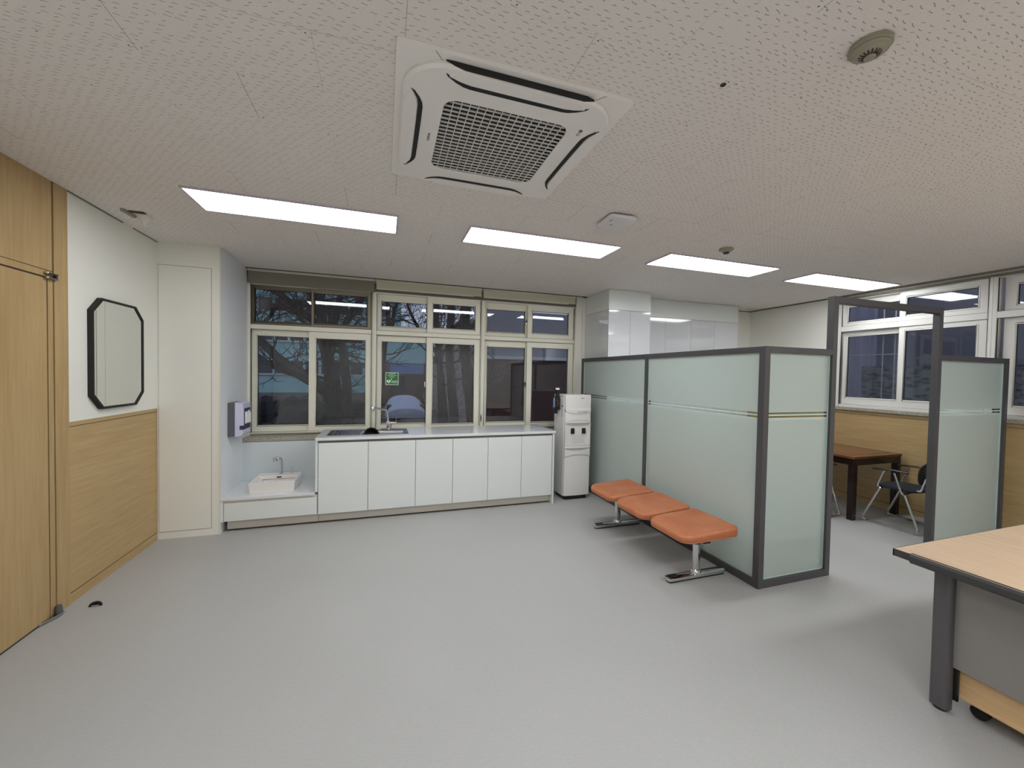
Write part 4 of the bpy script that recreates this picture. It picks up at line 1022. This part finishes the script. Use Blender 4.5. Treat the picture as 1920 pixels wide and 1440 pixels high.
tree2('bare tree with a thick leaning trunk outside the leftmost window', (-1.0,8.8,-.55), [
    (.17,.07,[(-1.0,8.8,-.6),(-.98,8.8,.4),(-.95,8.8,1.05),(-1.05,8.8,1.6),(-1.16,8.8,2.03),(-1.22,8.8,2.57),(-1.30,8.8,3.1),(-1.5,8.9,3.9)]),
    (.12,.06,[(-.98,8.75,.3),(-1.02,8.7,.9),(-1.31,8.65,1.33),(-1.73,8.6,1.58),(-2.05,8.6,1.88),(-2.40,8.6,2.25),(-2.9,8.6,2.7)]),
    (.085,.04,[(-1.05,8.8,1.0),(-1.24,8.8,1.16),(-1.63,8.8,1.43),(-2.01,8.75,1.58),(-2.5,8.7,1.95)]),
    (.06,.025,[(-1.05,8.8,1.9),(-.85,8.8,2.37),(-.65,8.8,2.82),(-.34,8.8,3.3),(-.1,8.8,3.8)])], 5, 30, .8)
tree2('bare tree with heavy low limbs at the far left outside the leftmost window', (-.2,7.9,-.55), [
    (.10,.05,[(-.62,8.05,-.6),(-.66,8.05,.6),(-.70,8.1,1.5),(-.83,8.2,2.14),(-1.2,8.4,2.42),(-1.55,8.6,2.68),(-1.88,8.6,2.96),(-2.4,8.6,3.3)]),
    (.045,.02,[(-1.2,8.4,2.42),(-1.25,8.4,2.75),(-1.5,8.5,3.25)]),
    (.035,.015,[(-1.55,8.6,2.68),(-1.95,8.6,2.75),(-2.35,8.6,2.55)])], 9, 34, .7)
tree2('slim bare tree outside the middle window, behind the sticker', (-.2,12,-.55), [
    (.11,.05,[(-.22,12,-.6),(-.17,12,.3),(-.08,12,1.5),(.02,12,2.5),(.09,12,3.05),(.04,12,3.9),(.0,12,4.8)]),
    (.07,.03,[(.0,12,2.4),(.2,12,2.9),(.27,12,3.37),(.49,12,3.95),(.7,12,4.7)]),
    (.05,.02,[(.05,12,2.7),(-.3,12,3.3),(-.5,12,4.1)])], 14, 44, 1.1)
tree2('dark thick tree trunk outside the middle window, nearest of the three', (1.9,8.0,-.55), [
    (.145,.09,[(1.95,8,-.6),(1.80,8,.43),(1.65,8,1.32),(1.56,8,2.19),(1.60,8,3.07),(1.7,8,4.2)]),
    (.05,.02,[(1.58,8,2.3),(1.9,8.1,2.8),(2.1,8.2,3.5)])], 21, 16, .7)
tree2('dark straight tree trunk outside the middle window, left of the thickest one', (1.6,9.2,-.55), [
    (.12,.08,[(1.62,9.2,-.6),(1.55,9.2,.66),(1.49,9.2,1.28),(1.43,9.2,2.28),(1.49,9.2,3.27),(1.5,9.2,4.6)])], 22, 16, .8)
tree2('slim dark tree trunk outside the middle window, farthest of the three', (1.6,10.5,-.55), [
    (.10,.06,[(1.62,10.5,-.6),(1.51,10.5,.75),(1.42,10.5,1.53),(1.32,10.5,2.37),(1.28,10.5,3.49),(1.2,10.5,4.8)])], 23, 20, .9)
tree2('spreading bare tree far behind, between the leftmost and middle windows', (-1.9,15,-.55), [
    (.16,.07,[(-1.9,15,-.6),(-1.85,15,1.5),(-1.7,15,3.0),(-1.4,15,4.6),(-1.2,15,6)]),
    (.09,.03,[(-1.8,15,2.2),(-2.8,15,3.4),(-3.6,15,4.8)]),(.09,.03,[(-1.75,15,2.6),(-.9,15,3.8),(-.2,15,5.2)])], 31, 60, 1.7)
tree2('spreading bare tree on the far left behind the others', (-5.0,14,-.55), [
    (.16,.07,[(-4.6,14,-.6),(-4.5,14,1.5),(-4.2,14,3.0),(-3.9,14,4.6),(-3.8,14,6)]),
    (.09,.03,[(-4.4,14,2.2),(-3.4,14,3.2),(-2.8,14,4.6)]),(.09,.03,[(-4.4,14,1.8),(-5.4,14,3.2),(-5.9,14,4.6)])], 37, 60, 1.6)
tree2('spreading bare tree behind the three dark trunks outside the middle window', (2.2,16,-.55), [
    (.15,.06,[(2.2,16,-.6),(2.15,16,1.5),(2.0,16,3.0),(1.8,16,4.6),(1.7,16,6)]),
    (.08,.03,[(2.1,16,2.2),(1.2,16,3.4),(.6,16,4.8)]),(.08,.03,[(2.1,16,2.6),(3.0,16,3.8),(3.6,16,5.2)])], 41, 60, 1.7)
# teal panelled school building far behind the trees
bl = thing('school_building', 'distant building with teal panels and rows of windows beyond the trees', 'building', (-10,44,-.55))
X0b, X1b = -26, 1.6
obj('facade', MB().box(X0b, X1b, 42, 50, -.55, 9.6), 'teal_panel', bl)
for zz in (1.25, 4.36, 7.10):
    obj('window_sill', MB().box(X0b, X1b, 41.8, 42.05, zz-.14, zz), 'facade_white', bl)
    k = 0; x = X0b+.4
    while x < X1b-1.2:
        wv = obj('window', MB().box(x, x+1.05, 41.9, 42.05, zz, zz+1.22), 'facade_dark_glass', bl)
        if k % 3 != 2: obj('mullion', MB().box(x+1.06, x+1.22, 41.85, 42.05, zz, zz+1.22), 'facade_white', wv)
        x += 1.32; k += 1
b2 = thing('annex_building', 'low grey annex with a blue strip beyond the covered car', 'building', (1.2,30,-.55))
obj('facade', MB().box(-.7, 3.0, 27, 34, -.55, 3.6), 'brick_wall', b2)
obj('fascia', MB().box(-.8, 3.1, 26.8, 34.2, 2.15, 3.7), 'teal_panel', b2)
obj('blue_strip', MB().box(.35, 2.5, 26.85, 27.0, 1.45, 2.1), 'awning_blue', b2)
obj('window', MB().box(.3, 1.3, 26.9, 27.05, .2, 1.3), 'facade_dark_glass', b2)
bk_ = MB(); rn = random.Random(8)
gx = [2.4+1.2*i for i in range(16)]; gy = [13.0+1.3*i for i in range(12)]
def hz(x, y): return -.60+max(0,(y-13.5))*.42*min(1,(x-2.3)/1.6)+.12*math.sin(3*x+y)+.1*math.sin(2.1*y-x)
n0 = len(bk_.v)
bk_.v += [(x,y,hz(x,y)) for y in gy for x in gx]
for j in range(len(gy)-1):
    for i in range(len(gx)-1):
        a = n0+j*len(gx)+i; bk_.f.append((a,a+1,a+1+len(gx),a+len(gx)))
o_ = obj('garden_bank', bk_, 'woodland_floor', smooth=True); o_['kind'] = 'structure'
b3 = thing('brick_building', 'reddish brick building end seen outside the middle window on its right', 'building', (5.4,13,-.55))
obj('facade', MB().box(3.05, 8.5, 12.2, 13.0, -.55, 2.1), 'brick_wall', b3)
obj('upper_wall', MB().box(2.95, 8.5, 12.25, 13.0, 2.1, 3.6), 'grey_wall', b3)
obj('gutter', MB().box(2.85, 8.5, 12.05, 12.25, 2.02, 2.12), 'facade_white', b3)
# hedge stuff
hg = MB(); rn = random.Random(4)
for i in range(260):
    x, y, z = rn.uniform(-7.5,-.5), rn.uniform(10.2,12.4), rn.uniform(-.5,.55); s_ = rn.uniform(.16,.4)
    L0 = []
    for k in range(5):
        a = PI*k/4; L0.append([(x+s_*max(.02,math.sin(a))*math.cos(2*PI*j/6+k)*rn.uniform(.7,1.2), y+s_*max(.02,math.sin(a))*math.sin(2*PI*j/6+k), z-s_*math.cos(a)) for j in range(6)])
    hg.loops(L0)
hd = obj('hedge', hg, 'hedge', smooth=True); tag(hd, 'dark shrubs massed under the trees outside the leftmost window', 'hedge'); hd['kind'] = 'stuff'
# covered car
car = thing('covered_car', 'parked car under a pale blue-grey cover outside the middle window', 'car', (.95,19.9,-.55))
def carsec(y, h, w_): return [(.95+w_*math.copysign(abs(math.cos(a))**.8, math.cos(a)), y, -.47+.80*h*max(0,math.sin(a))**.62) for a in [PI*i/14 for i in range(15)]]
prof = [(17.95,.28,.62),(18.0,.50,.80),(18.4,.68,.88),(18.9,.76,.90),(19.3,1.00,.88),(19.7,1.10,.86),(20.5,1.10,.86),(21.0,.98,.86),(21.5,.80,.88),(21.9,.60,.80)]
obj('cover', MB().loops([carsec(y,h_,w_) for y,h_,w_ in prof]), 'tarp', car, smooth=True)
obj('number_plate', MB().box(.72, 1.18, 17.93, 17.95, -.30, -.20), 'facade_white', car)
for x in (.12, 1.60):
    for y in (18.7, 21.2):
        obj('wheel', MB().loops([[(xx, y+.31*math.cos(2*PI*i/18), -.24+.31*math.sin(2*PI*i/18)) for i in range(18)] for xx in (x, x+.2)]), 'rubber', car, smooth=True)

# ------------------------------------------------------------------ outside the right-hand windows
sw = obj('stone_wall', MB().box(7.0, 7.3, -3, 4.10, -.55, 1.75), 'stone_wall'); tag(sw, 'rough grey stone wall outside the right-hand windows', 'wall')
gw = obj('concrete_wall', MB().box(8.6, 8.9, -3, 8.5, -.55, 5.0), 'grey_wall'); tag(gw, 'plain grey wall rising behind the stone wall outside the right windows', 'wall')
cg = MB(); pts = []
y = 4.12; k = 0
while y < 5.5:
    pts.append((7.35+(.05 if (k//2) % 2 else 0), y)); y += .045; k += 1
poly = pts + [(x+.01, yy) for x, yy in reversed(pts)]
n_ = len(pts); cg.loops([[(x,yy,z) for x,yy in poly] for z in (-.55, 3.6)], True, True)
fp = obj('corrugated_fence', cg, 'corrugated'); tag(fp, 'pale ribbed metal sheeting standing outside the farther right-hand window', 'fence')
for y in (3.13, 3.25): obj('security_bar', MB().tube([(5.925,y,1.17),(5.925,y,2.60)], .007, 8), 'facade_white', W4)
obj('security_rail', MB().box(5.918, 5.932, 3.02, 3.655, 1.86, 1.870), 'facade_white', W4)
